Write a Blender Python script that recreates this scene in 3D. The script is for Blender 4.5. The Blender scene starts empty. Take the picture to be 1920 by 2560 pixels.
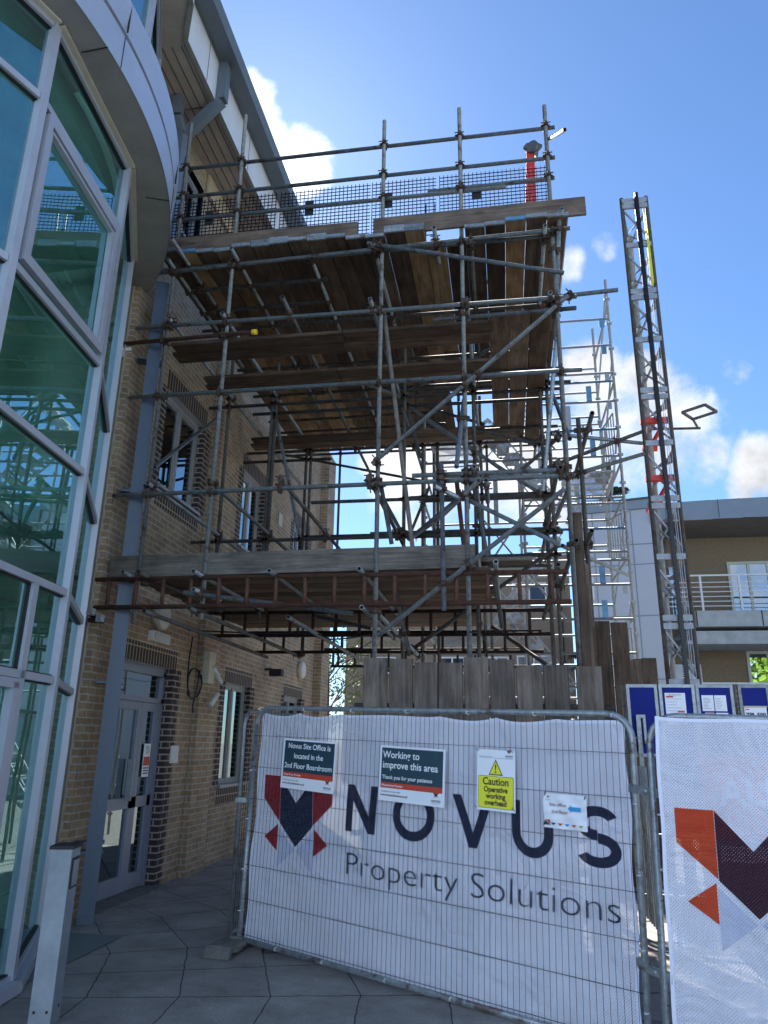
import bpy, bmesh, math, random
from mathutils import Vector, Matrix
random.seed(7)
R = math.radians
SC = bpy.context.scene
COL = SC.collection
# ---------------------------------------------------------------- camera
F_PX, PITCH, ROLL, YAW, EYE = 1850.0, .3049, .0160, .1621, 1.65
cy, sy, cp, sp, cr, sr = math.cos(YAW), math.sin(YAW), math.cos(PITCH), math.sin(PITCH), math.cos(ROLL), math.sin(ROLL)
FW = Vector((-sy*cp, cy*cp, sp)); RT = Vector((cy, sy, 0)); UP = RT.cross(FW)
RT, UP = cr*RT + sr*UP, -sr*RT + cr*UP
cd = bpy.data.cameras.new('camera'); cam = bpy.data.objects.new('camera', cd); COL.objects.link(cam)
cd.sensor_fit = 'HORIZONTAL'; cd.sensor_width = 36; cd.lens = F_PX/1920*36; cd.clip_start = .05; cd.clip_end = 3000
M = Matrix.Identity(4)
for i in range(3):
    M[i][0], M[i][1], M[i][2] = RT[i], UP[i], -FW[i]
M[2][3] = EYE
cam.matrix_world = M
SC.camera = cam
CAM = Vector((0, 0, EYE))
def at(x, y, Y):
    """surveyed point of the photograph on the vertical plane at depth Y"""
    d = FW + RT*((x-960)/F_PX) - UP*((y-1280)/F_PX)
    return CAM + d*(Y/d.y)
def atz(x, y, Z):
    d = FW + RT*((x-960)/F_PX) - UP*((y-1280)/F_PX)
    return CAM + d*((Z-EYE)/d.z)
def ray(x, y):
    return (FW + RT*((x-960)/F_PX) - UP*((y-1280)/F_PX)).normalized()
# ---------------------------------------------------------------- light
SUN = Vector((-.281, .709, .647)).normalized()
SUN_EL, SUN_AZ = math.asin(SUN.z), math.atan2(SUN.x, SUN.y)
ld = bpy.data.lights.new('sun', 'SUN'); ld.energy = 4.4; ld.angle = R(.6); ld.color = (1, .95, .87)
lo = bpy.data.objects.new('sun', ld); COL.objects.link(lo); lo.rotation_euler = SUN.to_track_quat('Z', 'Y').to_euler()
SC.view_settings.view_transform = 'Standard'; SC.view_settings.look = 'None'
SC.view_settings.exposure = 1.95; SC.view_settings.gamma = 1; SC.view_settings.use_curve_mapping = False
W = bpy.data.worlds.new('World'); SC.world = W; W.use_nodes = True
SKY_TINT = (.325, .415, .51)
def build_world():
    nt = W.node_tree; N = nt.nodes; L = nt.links; N.clear()
    def nd(t, **k):
        n = N.new(t)
        for a, v in k.items(): setattr(n, a, v)
        return n
    def mt(op, a, b=None, c=None, clamp=False):
        n = nd('ShaderNodeMath', operation=op, use_clamp=clamp)
        for i, v in enumerate((a, b, c)):
            if v is None: continue
            if isinstance(v, (int, float)): n.inputs[i].default_value = v
            else: L.new(v, n.inputs[i])
        return n.outputs[0]
    out = nd('ShaderNodeOutputWorld'); bg = nd('ShaderNodeBackground'); L.new(bg.outputs[0], out.inputs[0])
    sky = nd('ShaderNodeTexSky', sky_type='NISHITA', sun_disc=False, sun_elevation=SUN_EL, sun_rotation=SUN_AZ,
             altitude=50, air_density=1.0, dust_density=.22, ozone_density=2.6)
    co = nd('ShaderNodeTexCoord'); D = co.outputs['Generated']
    nz = nd('ShaderNodeTexNoise'); nz.inputs['Scale'].default_value = 6; nz.inputs['Detail'].default_value = 12; nz.inputs['Roughness'].default_value = .66
    nz.inputs['Distortion'].default_value = .25
    L.new(D, nz.inputs['Vector'])
    n2 = nd('ShaderNodeTexNoise'); n2.inputs['Scale'].default_value = 26; n2.inputs['Detail'].default_value = 6; L.new(D, n2.inputs['Vector'])
    n3 = nd('ShaderNodeTexNoise'); n3.inputs['Scale'].default_value = 9; n3.inputs['Detail'].default_value = 6; n3.inputs['Roughness'].default_value = .62
    mp = nd('ShaderNodeMapping'); mp.inputs['Location'].default_value = (3, 1, 4); L.new(D, mp.inputs['Vector']); L.new(mp.outputs[0], n3.inputs['Vector'])
    # cloud banks: (direction, angular radius, weight)
    banks = [((630, 420), 4.8, 1.0), ((610, 300), 3.4, .9), ((745, 400), 3.2, .85), ((1620, 1080), 5.6, 1.0), ((1480, 960), 3.6, .95), ((1720, 1150), 3.6, .85), ((1330, 1180), 6.5, 1.0), ((1530, 1130), 4.5, 1.0),
             ((1080, 1160), 5.0, .95), ((960, 1150), 2.6, .75), ((1895, 1170), 2.8, .75), ((1850, 1220), 2.0, .6), ((1050, 1270), 5, .8), ((1730, 1010), 2.2, .6), ((1500, 1000), 3.2, .95), ((1600, 960), 3.0, .95), ((1660, 1120), 3.5, 1.0),
             ((1420, 660), 1.6, .5), ((1520, 610), 1.3, .48), ((1845, 920), 1.4, .42), ((1000, 1030), 5, .8), ((450, 1000), 7, .8), ((200, 500), 8, .7)]
    tot = None
    dirs = [(ray(*p), r, w) for p, r, w in banks]
    for a, e, r, w in ((60, 14, 16, .8), (95, 25, 12, .75), (130, 12, 18, .8), (170, 20, 15, .75), (-120, 16, 16, .8), (-70, 12, 14, .8), (75, 6, 15, .7), (110, 40, 8, .7), (80, 52, 7, .7), (45, 22, 5, .7)):
        dirs.append((Vector((math.sin(R(a))*math.cos(R(e)), math.cos(R(a))*math.cos(R(e)), math.sin(R(e)))), r, w))
    for v, r, w in dirs:
        dp = nd('ShaderNodeVectorMath', operation='DOT_PRODUCT'); L.new(D, dp.inputs[0]); dp.inputs[1].default_value = v
        mr = nd('ShaderNodeMapRange'); mr.interpolation_type = 'SMOOTHSTEP'
        L.new(dp.outputs['Value'], mr.inputs[0]); mr.inputs[1].default_value = math.cos(R(r*1.15)); mr.inputs[2].default_value = math.cos(R(r*.25)); mr.inputs[3].default_value = 0; mr.inputs[4].default_value = w
        tot = mr.outputs[0] if tot is None else mt('MAXIMUM', tot, mr.outputs[0])
    dens = mt('ADD', mt('MULTIPLY', tot, .78), mt('MULTIPLY', mt('SUBTRACT', nz.outputs[0], .5), 1.9))
    dens = mt('ADD', dens, mt('MULTIPLY', mt('SUBTRACT', n2.outputs[0], .5), .55))
    msk = nd('ShaderNodeMapRange'); msk.interpolation_type = 'SMOOTHSTEP'; L.new(dens, msk.inputs[0]); msk.inputs[1].default_value = .30; msk.inputs[2].default_value = .85
    msk = mt('MULTIPLY', msk.outputs[0], mt('GREATER_THAN', tot, .001))
    shade = nd('ShaderNodeMapRange'); L.new(mt('ADD', n3.outputs[0], mt('MULTIPLY', dens, -.12)), shade.inputs[0]); shade.inputs[1].default_value = .3; shade.inputs[2].default_value = .52; shade.inputs[3].default_value = 1.9; shade.inputs[4].default_value = 3.1
    # brighter towards the sun
    dp = nd('ShaderNodeVectorMath', operation='DOT_PRODUCT'); L.new(D, dp.inputs[0]); dp.inputs[1].default_value = SUN
    glow = nd('ShaderNodeMapRange'); glow.interpolation_type = 'SMOOTHERSTEP'; L.new(dp.outputs['Value'], glow.inputs[0]); glow.inputs[1].default_value = .96; glow.inputs[2].default_value = 1.0; glow.inputs[3].default_value = 0; glow.inputs[4].default_value = 1
    cl = nd('ShaderNodeCombineColor')
    b = mt('ADD', shade.outputs[0], mt('MULTIPLY', glow.outputs[0], 3.0))
    L.new(mt('MULTIPLY', b, .97), cl.inputs[0]); L.new(mt('MULTIPLY', b, .99), cl.inputs[1]); L.new(mt('MULTIPLY', b, 1.03), cl.inputs[2])
    mx = nd('ShaderNodeMix', data_type='RGBA'); L.new(msk, mx.inputs[0]); tint = nd('ShaderNodeVectorMath', operation='MULTIPLY'); L.new(sky.outputs[0], tint.inputs[0]); tint.inputs[1].default_value = SKY_TINT; L.new(tint.outputs[0], mx.inputs[6]); L.new(cl.outputs[0], mx.inputs[7])
    L.new(mx.outputs[2], bg.inputs[0]); bg.inputs[1].default_value = .1
build_world()
# ---------------------------------------------------------------- materials
MATS = {}
def mat(name, col, rough=.6, metal=0, nscale=0, namt=.15, bump=0, bscale=60, spec=.5, rnd=0, stretch=None, trans=0, dist=.004, coord='Object'):
    m = bpy.data.materials.new(name); m.use_nodes = True; MATS[name] = m
    nt = m.node_tree; N = nt.nodes; L = nt.links; b = N['Principled BSDF']
    b.inputs['Base Color'].default_value = (*col, 1); b.inputs['Roughness'].default_value = rough; b.inputs['Metallic'].default_value = metal
    b.inputs['Specular IOR Level'].default_value = spec
    tc = N.new('ShaderNodeTexCoord'); v = tc.outputs[coord]
    if stretch:
        mp = N.new('ShaderNodeMapping'); mp.inputs['Scale'].default_value = stretch; L.new(v, mp.inputs[0]); v = mp.outputs[0]
    if rnd and nscale:
        oi = N.new('ShaderNodeObjectInfo'); ad = N.new('ShaderNodeVectorMath'); ad.operation = 'ADD'
        sc_ = N.new('ShaderNodeMath'); sc_.operation = 'MULTIPLY'; sc_.inputs[1].default_value = 37; L.new(oi.outputs['Random'], sc_.inputs[0])
        L.new(v, ad.inputs[0]); L.new(sc_.outputs[0], ad.inputs[1]); v = ad.outputs[0]
    if nscale:
        n = N.new('ShaderNodeTexNoise'); n.inputs['Scale'].default_value = nscale; n.inputs['Detail'].default_value = 6; n.inputs['Roughness'].default_value = .65; L.new(v, n.inputs['Vector'])
        r = N.new('ShaderNodeMapRange'); L.new(n.outputs[0], r.inputs[0]); r.inputs[1].default_value = .3; r.inputs[2].default_value = .7; r.inputs[3].default_value = 1-namt; r.inputs[4].default_value = 1+namt
        fac = r.outputs[0]
        if rnd:
            rr = N.new('ShaderNodeMapRange'); L.new(oi.outputs['Random'], rr.inputs[0]); rr.inputs[3].default_value = 1-rnd; rr.inputs[4].default_value = 1+rnd
            mm = N.new('ShaderNodeMath'); mm.operation = 'MULTIPLY'; L.new(fac, mm.inputs[0]); L.new(rr.outputs[0], mm.inputs[1]); fac = mm.outputs[0]
        h = N.new('ShaderNodeVectorMath'); h.operation = 'SCALE'; h.inputs[0].default_value = col; L.new(fac, h.inputs['Scale']); L.new(h.outputs[0], b.inputs['Base Color'])
        r2 = N.new('ShaderNodeMapRange'); L.new(n.outputs[0], r2.inputs[0]); r2.inputs[3].default_value = max(.05, rough-.12); r2.inputs[4].default_value = min(1, rough+.12); L.new(r2.outputs[0], b.inputs['Roughness'])
    if bump:
        n = N.new('ShaderNodeTexNoise'); n.inputs['Scale'].default_value = bscale; n.inputs['Detail'].default_value = 4; L.new(v, n.inputs['Vector'])
        bp = N.new('ShaderNodeBump'); bp.inputs['Strength'].default_value = bump; bp.inputs['Distance'].default_value = dist; L.new(n.outputs[0], bp.inputs['Height']); L.new(bp.outputs[0], b.inputs['Normal'])
    return m
def brickmat(name, c1, c2, mortar, bw=.225, rh=.075, ms=.010, soldier=False, rough=.85, offset=.5, stain=.4):
    m = bpy.data.materials.new(name); m.use_nodes = True; MATS[name] = m
    nt = m.node_tree; N = nt.nodes; L = nt.links; b = N['Principled BSDF']; b.inputs['Roughness'].default_value = rough
    uv = N.new('ShaderNodeUVMap'); uv.uv_map = 'UVMap'; v = uv.outputs[0]
    mp = N.new('ShaderNodeMapping'); L.new(v, mp.inputs[0]); v = mp.outputs[0]
    if soldier: mp.inputs['Rotation'].default_value = (0, 0, R(90))
    wn = N.new('ShaderNodeTexNoise'); wn.inputs['Scale'].default_value = 9; wn.inputs['Detail'].default_value = 3; L.new(v, wn.inputs['Vector'])
    wv = N.new('ShaderNodeVectorMath'); wv.operation = 'MULTIPLY_ADD'; wv.inputs[1].default_value = (.008, .008, 0); L.new(wn.outputs['Color'], wv.inputs[0]); L.new(v, wv.inputs[2]); v2 = wv.outputs[0]
    br = N.new('ShaderNodeTexBrick'); L.new(v2, br.inputs['Vector']); br.offset = offset
    br.inputs['Scale'].default_value = 1; br.inputs['Brick Width'].default_value = bw; br.inputs['Row Height'].default_value = rh; br.inputs['Mortar Size'].default_value = ms; br.inputs['Mortar Smooth'].default_value = .25; br.inputs['Bias'].default_value = -.1
    br.inputs['Color1'].default_value = (*c1, 1); br.inputs['Color2'].default_value = (*c2, 1); br.inputs['Mortar'].default_value = (*mortar, 1)
    n = N.new('ShaderNodeTexNoise'); n.inputs['Scale'].default_value = 1.7; n.inputs['Detail'].default_value = 8; n.inputs['Roughness'].default_value = .7; L.new(v, n.inputs['Vector'])
    n2 = N.new('ShaderNodeTexNoise'); n2.inputs['Scale'].default_value = 45; n2.inputs['Detail'].default_value = 5; L.new(v, n2.inputs['Vector'])
    r = N.new('ShaderNodeMapRange'); L.new(n.outputs[0], r.inputs[0]); r.inputs[1].default_value = .3; r.inputs[2].default_value = .7; r.inputs[3].default_value = 1-stain; r.inputs[4].default_value = 1+stain*.6
    r2 = N.new('ShaderNodeMapRange'); L.new(n2.outputs[0], r2.inputs[0]); r2.inputs[1].default_value = .3; r2.inputs[2].default_value = .7; r2.inputs[3].default_value = .85; r2.inputs[4].default_value = 1.15
    mm = N.new('ShaderNodeMath'); mm.operation = 'MULTIPLY'; L.new(r.outputs[0], mm.inputs[0]); L.new(r2.outputs[0], mm.inputs[1])
    h = N.new('ShaderNodeVectorMath'); h.operation = 'SCALE'; L.new(br.outputs['Color'], h.inputs[0]); L.new(mm.outputs[0], h.inputs['Scale']); L.new(h.outputs[0], b.inputs['Base Color'])
    hh = N.new('ShaderNodeMath'); hh.operation = 'MULTIPLY_ADD'; L.new(br.outputs['Fac'], hh.inputs[0]); hh.inputs[1].default_value = -1; L.new(n2.outputs[0], hh.inputs[2])
    bp = N.new('ShaderNodeBump'); bp.inputs['Strength'].default_value = .7; bp.inputs['Distance'].default_value = .006; L.new(hh.outputs[0], bp.inputs['Height']); L.new(bp.outputs[0], b.inputs['Normal'])
    return m
def woodmat(name, cols, rnd=.3, rough=.8, grain=1.0):
    m = bpy.data.materials.new(name); m.use_nodes = True; MATS[name] = m
    nt = m.node_tree; N = nt.nodes; L = nt.links; b = N['Principled BSDF']; b.inputs['Roughness'].default_value = rough; b.inputs['Specular IOR Level'].default_value = .25
    tc = N.new('ShaderNodeTexCoord'); oi = N.new('ShaderNodeObjectInfo')
    s = N.new('ShaderNodeMath'); s.operation = 'MULTIPLY'; s.inputs[1].default_value = 53; L.new(oi.outputs['Random'], s.inputs[0])
    ad = N.new('ShaderNodeVectorMath'); ad.operation = 'ADD'; L.new(tc.outputs['Object'], ad.inputs[0]); L.new(s.outputs[0], ad.inputs[1])
    mp = N.new('ShaderNodeMapping'); mp.inputs['Scale'].default_value = (1.1, 16, 16); L.new(ad.outputs[0], mp.inputs[0])
    n = N.new('ShaderNodeTexNoise'); n.inputs['Scale'].default_value = 1.6; n.inputs['Detail'].default_value = 8; n.inputs['Roughness'].default_value = .7; n.inputs['Distortion'].default_value = .6; L.new(mp.outputs[0], n.inputs['Vector'])
    mp2 = N.new('ShaderNodeMapping'); mp2.inputs['Scale'].default_value = (2.5, 4.5, 4.5); L.new(ad.outputs[0], mp2.inputs[0])
    n2 = N.new('ShaderNodeTexNoise'); n2.inputs['Scale'].default_value = 1.4; n2.inputs['Detail'].default_value = 6; L.new(mp2.outputs[0], n2.inputs['Vector'])
    kn = N.new('ShaderNodeTexVoronoi'); mp3 = N.new('ShaderNodeMapping'); mp3.inputs['Scale'].default_value = (1.8, 6, 6); L.new(ad.outputs[0], mp3.inputs[0]); L.new(mp3.outputs[0], kn.inputs['Vector']); kn.inputs['Scale'].default_value = 1
    kr = N.new('ShaderNodeMapRange'); L.new(kn.outputs['Distance'], kr.inputs[0]); kr.inputs[1].default_value = .05; kr.inputs[2].default_value = .16; kr.inputs[3].default_value = .55; kr.inputs[4].default_value = 1
    cr_ = N.new('ShaderNodeValToRGB'); L.new(n.outputs[0], cr_.inputs[0]); e = cr_.color_ramp
    e.elements[0].position = .3; e.elements[0].color = (*cols[0], 1); e.elements[1].position = .72; e.elements[1].color = (*cols[2], 1); x = e.elements.new(.5); x.color = (*cols[1], 1)
    r = N.new('ShaderNodeMapRange'); L.new(n2.outputs[0], r.inputs[0]); r.inputs[1].default_value = .3; r.inputs[2].default_value = .7; r.inputs[3].default_value = .65; r.inputs[4].default_value = 1.25
    rr = N.new('ShaderNodeMapRange'); L.new(oi.outputs['Random'], rr.inputs[0]); rr.inputs[3].default_value = 1-rnd; rr.inputs[4].default_value = 1+rnd
    m1 = N.new('ShaderNodeMath'); m1.operation = 'MULTIPLY'; L.new(r.outputs[0], m1.inputs[0]); L.new(rr.outputs[0], m1.inputs[1])
    m2 = N.new('ShaderNodeMath'); m2.operation = 'MULTIPLY'; L.new(m1.outputs[0], m2.inputs[0]); L.new(kr.outputs[0], m2.inputs[1])
    h = N.new('ShaderNodeVectorMath'); h.operation = 'SCALE'; L.new(cr_.outputs[0], h.inputs[0]); L.new(m2.outputs[0], h.inputs['Scale']); L.new(h.outputs[0], b.inputs['Base Color'])
    bp = N.new('ShaderNodeBump'); bp.inputs['Strength'].default_value = .6*grain; bp.inputs['Distance'].default_value = .004; L.new(n.outputs[0], bp.inputs['Height']); L.new(bp.outputs[0], b.inputs['Normal'])
    return m
def glassmat(name, tint, refl=.28, rcol=(.75, .9, .95), wav=.0):
    m = bpy.data.materials.new(name); m.use_nodes = True; MATS[name] = m
    nt = m.node_tree; N = nt.nodes; L = nt.links; N.remove(N['Principled BSDF']); out = N['Material Output']
    t = N.new('ShaderNodeBsdfTransparent'); t.inputs[0].default_value = (*tint, 1)
    g = N.new('ShaderNodeBsdfGlossy'); g.inputs[0].default_value = (*rcol, 1); g.inputs['Roughness'].default_value = .01
    f = N.new('ShaderNodeFresnel'); f.inputs[0].default_value = 1.5
    r = N.new('ShaderNodeMapRange'); L.new(f.outputs[0], r.inputs[0]); r.inputs[1].default_value = .04; r.inputs[2].default_value = 1; r.inputs[3].default_value = refl; r.inputs[4].default_value = 1
    tc = N.new('ShaderNodeTexCoord'); n = N.new('ShaderNodeTexNoise'); n.inputs['Scale'].default_value = 1.1; n.inputs['Detail'].default_value = 1; L.new(tc.outputs['Object'], n.inputs['Vector'])
    bp = N.new('ShaderNodeBump'); bp.inputs['Strength'].default_value = .5; bp.inputs['Distance'].default_value = .008; L.new(n.outputs[0], bp.inputs['Height']); L.new(bp.outputs[0], g.inputs['Normal'])
    mx = N.new('ShaderNodeMixShader'); L.new(r.outputs[0], mx.inputs[0]); L.new(t.outputs[0], mx.inputs[1]); L.new(g.outputs[0], mx.inputs[2]); L.new(mx.outputs[0], out.inputs[0])
    return m
def bannermat(name, col, holes=.19, see=.03):
    """knitted banner mesh: opaque cloth pierced by rows of small holes"""
    m = bpy.data.materials.new(name); m.use_nodes = True; MATS[name] = m
    nt = m.node_tree; N = nt.nodes; L = nt.links; b = N['Principled BSDF']; out = N['Material Output']
    b.inputs['Base Color'].default_value = (*col, 1); b.inputs['Roughness'].default_value = .75; b.inputs['Specular IOR Level'].default_value = .2
    uv = N.new('ShaderNodeUVMap'); uv.uv_map = 'UVMap'; mp = N.new('ShaderNodeMapping'); mp.inputs['Scale'].default_value = (1, 1, 1); L.new(uv.outputs[0], mp.inputs[0])
    vo = N.new('ShaderNodeTexVoronoi'); vo.inputs['Scale'].default_value = 78; vo.inputs['Randomness'].default_value = .12; mp.inputs['Rotation'].default_value = (0, 0, R(45)); L.new(mp.outputs[0], vo.inputs['Vector'])
    lt = N.new('ShaderNodeMath'); lt.operation = 'LESS_THAN'; L.new(vo.outputs['Distance'], lt.inputs[0]); lt.inputs[1].default_value = holes
    ad = N.new('ShaderNodeMath'); ad.operation = 'MULTIPLY_ADD'; L.new(lt.outputs[0], ad.inputs[0]); ad.inputs[1].default_value = .9-see; ad.inputs[2].default_value = see
    tr = N.new('ShaderNodeBsdfTransparent'); tl = N.new('ShaderNodeBsdfTranslucent'); tl.inputs[0].default_value = (*col, 1)
    m1 = N.new('ShaderNodeMixShader'); m1.inputs[0].default_value = .22; L.new(b.outputs[0], m1.inputs[1]); L.new(tl.outputs[0], m1.inputs[2])
    mx = N.new('ShaderNodeMixShader'); L.new(ad.outputs[0], mx.inputs[0]); L.new(m1.outputs[0], mx.inputs[1]); L.new(tr.outputs[0], mx.inputs[2]); L.new(mx.outputs[0], out.inputs[0])
    dn_ = N.new('ShaderNodeTexNoise'); dn_.inputs['Scale'].default_value = 2.2; dn_.inputs['Detail'].default_value = 7; dn_.inputs['Roughness'].default_value = .65; L.new(uv.outputs[0], dn_.inputs['Vector'])
    dr_ = N.new('ShaderNodeMapRange'); L.new(dn_.outputs[0], dr_.inputs[0]); dr_.inputs[1].default_value = .3; dr_.inputs[2].default_value = .7; dr_.inputs[3].default_value = .84; dr_.inputs[4].default_value = 1.04
    dh_ = N.new('ShaderNodeVectorMath'); dh_.operation = 'SCALE'; dh_.inputs[0].default_value = col; L.new(dr_.outputs[0], dh_.inputs['Scale']); L.new(dh_.outputs[0], b.inputs['Base Color'])
    n = N.new('ShaderNodeTexNoise'); n.inputs['Scale'].default_value = 2.4; n.inputs['Detail'].default_value = 4; n.inputs['Distortion'].default_value = 2.2; L.new(uv.outputs[0], n.inputs['Vector'])
    bp = N.new('ShaderNodeBump'); bp.inputs['Strength'].default_value = 1; bp.inputs['Distance'].default_value = .045; L.new(n.outputs[0], bp.inputs['Height']); L.new(bp.outputs[0], b.inputs['Normal'])
    return m
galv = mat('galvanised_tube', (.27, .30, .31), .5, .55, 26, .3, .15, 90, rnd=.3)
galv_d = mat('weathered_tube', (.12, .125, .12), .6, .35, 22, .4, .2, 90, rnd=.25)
galv_new = mat('bright_zinc', (.36, .39, .42), .62, .35, 22, .25, .12, 120, rnd=.12)
zincblue = mat('blue_painted_steel', (.11, .26, .40), .5, .1, 12, .3, rnd=.2)
def patch(m, col, scale=9, lo=.56, hi=.64, amt=.8):
    nt = m.node_tree; N = nt.nodes; L = nt.links; b = N['Principled BSDF']; src = b.inputs['Base Color'].links[0].from_socket
    tc = N.new('ShaderNodeTexCoord'); oi = N.new('ShaderNodeObjectInfo'); s_ = N.new('ShaderNodeMath'); s_.operation = 'MULTIPLY'; s_.inputs[1].default_value = 91; L.new(oi.outputs['Random'], s_.inputs[0])
    a_ = N.new('ShaderNodeVectorMath'); a_.operation = 'ADD'; L.new(tc.outputs['Object'], a_.inputs[0]); L.new(s_.outputs[0], a_.inputs[1])
    n = N.new('ShaderNodeTexNoise'); n.inputs['Scale'].default_value = scale; n.inputs['Detail'].default_value = 7; n.inputs['Roughness'].default_value = .7; L.new(a_.outputs[0], n.inputs['Vector'])
    r = N.new('ShaderNodeMapRange'); L.new(n.outputs[0], r.inputs[0]); r.inputs[1].default_value = lo; r.inputs[2].default_value = hi; r.inputs[4].default_value = amt
    x = N.new('ShaderNodeMix'); x.data_type = 'RGBA'; L.new(r.outputs[0], x.inputs[0]); L.new(src, x.inputs[6]); x.inputs[7].default_value = (*col, 1); L.new(x.outputs[2], b.inputs['Base Color'])
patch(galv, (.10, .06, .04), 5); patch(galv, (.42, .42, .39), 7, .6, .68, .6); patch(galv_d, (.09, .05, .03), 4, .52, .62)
rusty_shaded = mat('shaded_rusty_steel', (.035, .018, .014), .8, .1, 16, .4)  # darker copy of the rust, with the shade under the platforms in its colour
rusty = mat('rust_red_steel', (.105, .045, .030), .75, .1, 16, .45, .3, 80)
coup = mat('rusty_coupler', (.085, .058, .042), .75, .4, 50, .5, .3, 160, rnd=.3)
wood = woodmat('old_board', ((.05, .035, .026), (.10, .07, .05), (.165, .12, .088)), .55)
woodl = woodmat('fresh_board', ((.16, .105, .058), (.25, .165, .092), (.33, .23, .135)), .2)
woodh = woodmat('hoarding_board', ((.06, .048, .038), (.125, .102, .082), (.20, .17, .14)), .35)
wood2 = woodmat('brown_board', ((.075, .055, .042), (.14, .105, .078), (.21, .165, .125)), .2)
woodg = woodmat('grey_board', ((.06, .052, .044), (.125, .112, .094), (.20, .18, .155)), .22)
brick = brickmat('buff_brick', (.36, .265, .16), (.265, .18, .105), (.42, .38, .32))
brick_far = brickmat('pink_buff_brick', (.40, .29, .19), (.30, .20, .13), (.5, .44, .36))
dark_brick = brickmat('dark_engineering_brick', (.045, .034, .037), (.028, .022, .026), (.34, .29, .23), stain=.15)
dark_soldier = brickmat('dark_soldier_brick', (.045, .034, .037), (.028, .022, .026), (.36, .30, .22), soldier=True, bw=.3, offset=0, stain=.15)
frame_m = mat('grey_aluminium_frame', (.44, .46, .52), .42, .25, 3, .06, .05, 40)
fascia_m = mat('silver_canopy_panel', (.50, .53, .60), .36, .35, 2.2, .08)
soffit_m = mat('dirty_soffit', (.27, .265, .25), .8, 0, 3.2, .16, .1, 30)
soffit_p = mat('roof_soffit_board', (.40, .355, .30), .8, 0, 4, .14, .1, 30)
white_p = mat('white_fascia', (.72, .74, .78), .5, 0, 3, .07)
slate = mat('slate_blue_metal', (.075, .11, .155), .45, .1, 4, .12)
gutter_m = mat('grey_gutter', (.13, .16, .18), .5, .1, 3, .12)
pipe_grey = mat('grey_box_pipe', (.17, .20, .235), .45, .15, 5, .12)
dframe = mat('door_frame_grey', (.22, .25, .31), .45, .2, 3, .08, .05, 40); wfr = mat('window_frame_grey', (.30, .31, .32), .5, .1, 3, .08, .05, 40)
glass_c = glassmat('green_tinted_glass', (.33, .62, .53), .40, (.56, .84, .93))
glass_w = glassmat('window_glass', (.10, .20, .19), .34, (.72, .88, .92))
clearframe = mat('pale_green_glass_edge', (.2, .42, .38), .2, 0)
rubber = mat('black_gasket', (.012, .012, .014), .6)
interior = mat('interior_green_wall', (.74, .86, .77), .9, 0, 1.2, .25)
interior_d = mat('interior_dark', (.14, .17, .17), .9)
blind = mat('pale_blind', (.50, .53, .48), .85, 0, 2, .1)
bann = bannermat('white_banner_mesh', (.84, .87, .97))
hem_m = mat('white_hem', (.74, .78, .90), .7)
inks = {k: bannermat('ink_'+k, c, .17, .015) for k, c in dict(navy=(.016, .026, .062), red=(.33, .022, .032), orange=(.62, .075, .022), plum=(.055, .02, .035), grey=(.60, .65, .80)).items()}
paper = mat('white_sign_board', (.80, .84, .88), .45); p_dark = mat('dark_teal_print', (.018, .052, .075), .45); p_red = mat('red_print', (.52, .06, .03), .45)
p_yel = mat('yellow_print', (.78, .76, .03), .45); p_blk = mat('black_print', (.01, .01, .012), .5); p_white = mat('white_print', (.82, .85, .88), .5); p_blue = mat('blue_print', (.02, .30, .62), .5)
p_brown = mat('maroon_print', (.17, .03, .03), .5); p_grn = mat('green_print', (.3, .45, .08), .5); p_ink = mat('navy_print', (.02, .03, .07), .5)
cable_m = mat('black_cable', (.015, .015, .017), .5); tie_m = mat('white_cable_tie', (.75, .78, .82), .5)
conc = mat('concrete_block', (.14, .135, .125), .95, 0, 9, .35, .8, 45, dist=.01)
bluep = mat('royal_blue_panel', (.003, .014, .19), .5, spec=.15, nscale=3, namt=.06) if 1 else mat('x', (.008, .022, .19), .35, 0, 3, .06)
redm = mat('red_paint', (.62, .045, .03), .5, 0, 8, .15); yel = mat('yellow_paint', (.72, .70, .03), .5); blackg = mat('greased_black_steel', (.018, .017, .017), .4, .4, 30, .4, .3, 80)
cream = mat('cream_plastic', (.50, .48, .38), .6, 0, 8, .12); whitepl = mat('white_plastic', (.62, .63, .62), .5)
cap_y = mat('yellow_tube_cap', (.85, .55, .03), .5)
dash = mat('pebble_dash', (.26, .215, .165), .95, 0, 30, .3, .8, 70, dist=.02); clad = mat('grey_cladding_panel', (.46, .49, .55), .5, .1, 1.2, .05)
clad_g = mat('blue_grey_fascia', (.23, .28, .33), .5, .1, 1.5, .08); dksoff = mat('dark_soffit', (.17, .16, .145), .85, 0, 2, .15); stone = mat('pebble_render', (.27, .205, .13), .95, 0, 24, .35, .7, 60, dist=.02)
balc = mat('balcony_concrete', (.42, .45, .45), .85, 0, 3, .22, .2, 30); wrail = mat('white_rail', (.70, .73, .75), .4); wframe = mat('white_window_frame', (.72, .73, .73), .5)
leafm = mat('leaf_green', (.10, .17, .03), .6, 0, 6, .5, rnd=.2); leafd = mat('conifer_green', (.03, .055, .025), .7, 0, 6, .4); bark = mat('bark', (.09, .07, .05), .9, 0, 12, .3)
sackm = mat('dusty_plastic_sack', (.42, .42, .42), .45, 0, 7, .4, .8, 14, dist=.03)
beige = mat('beige_panel', (.42, .42, .34), .8, 0, 1.2, .1)
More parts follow.
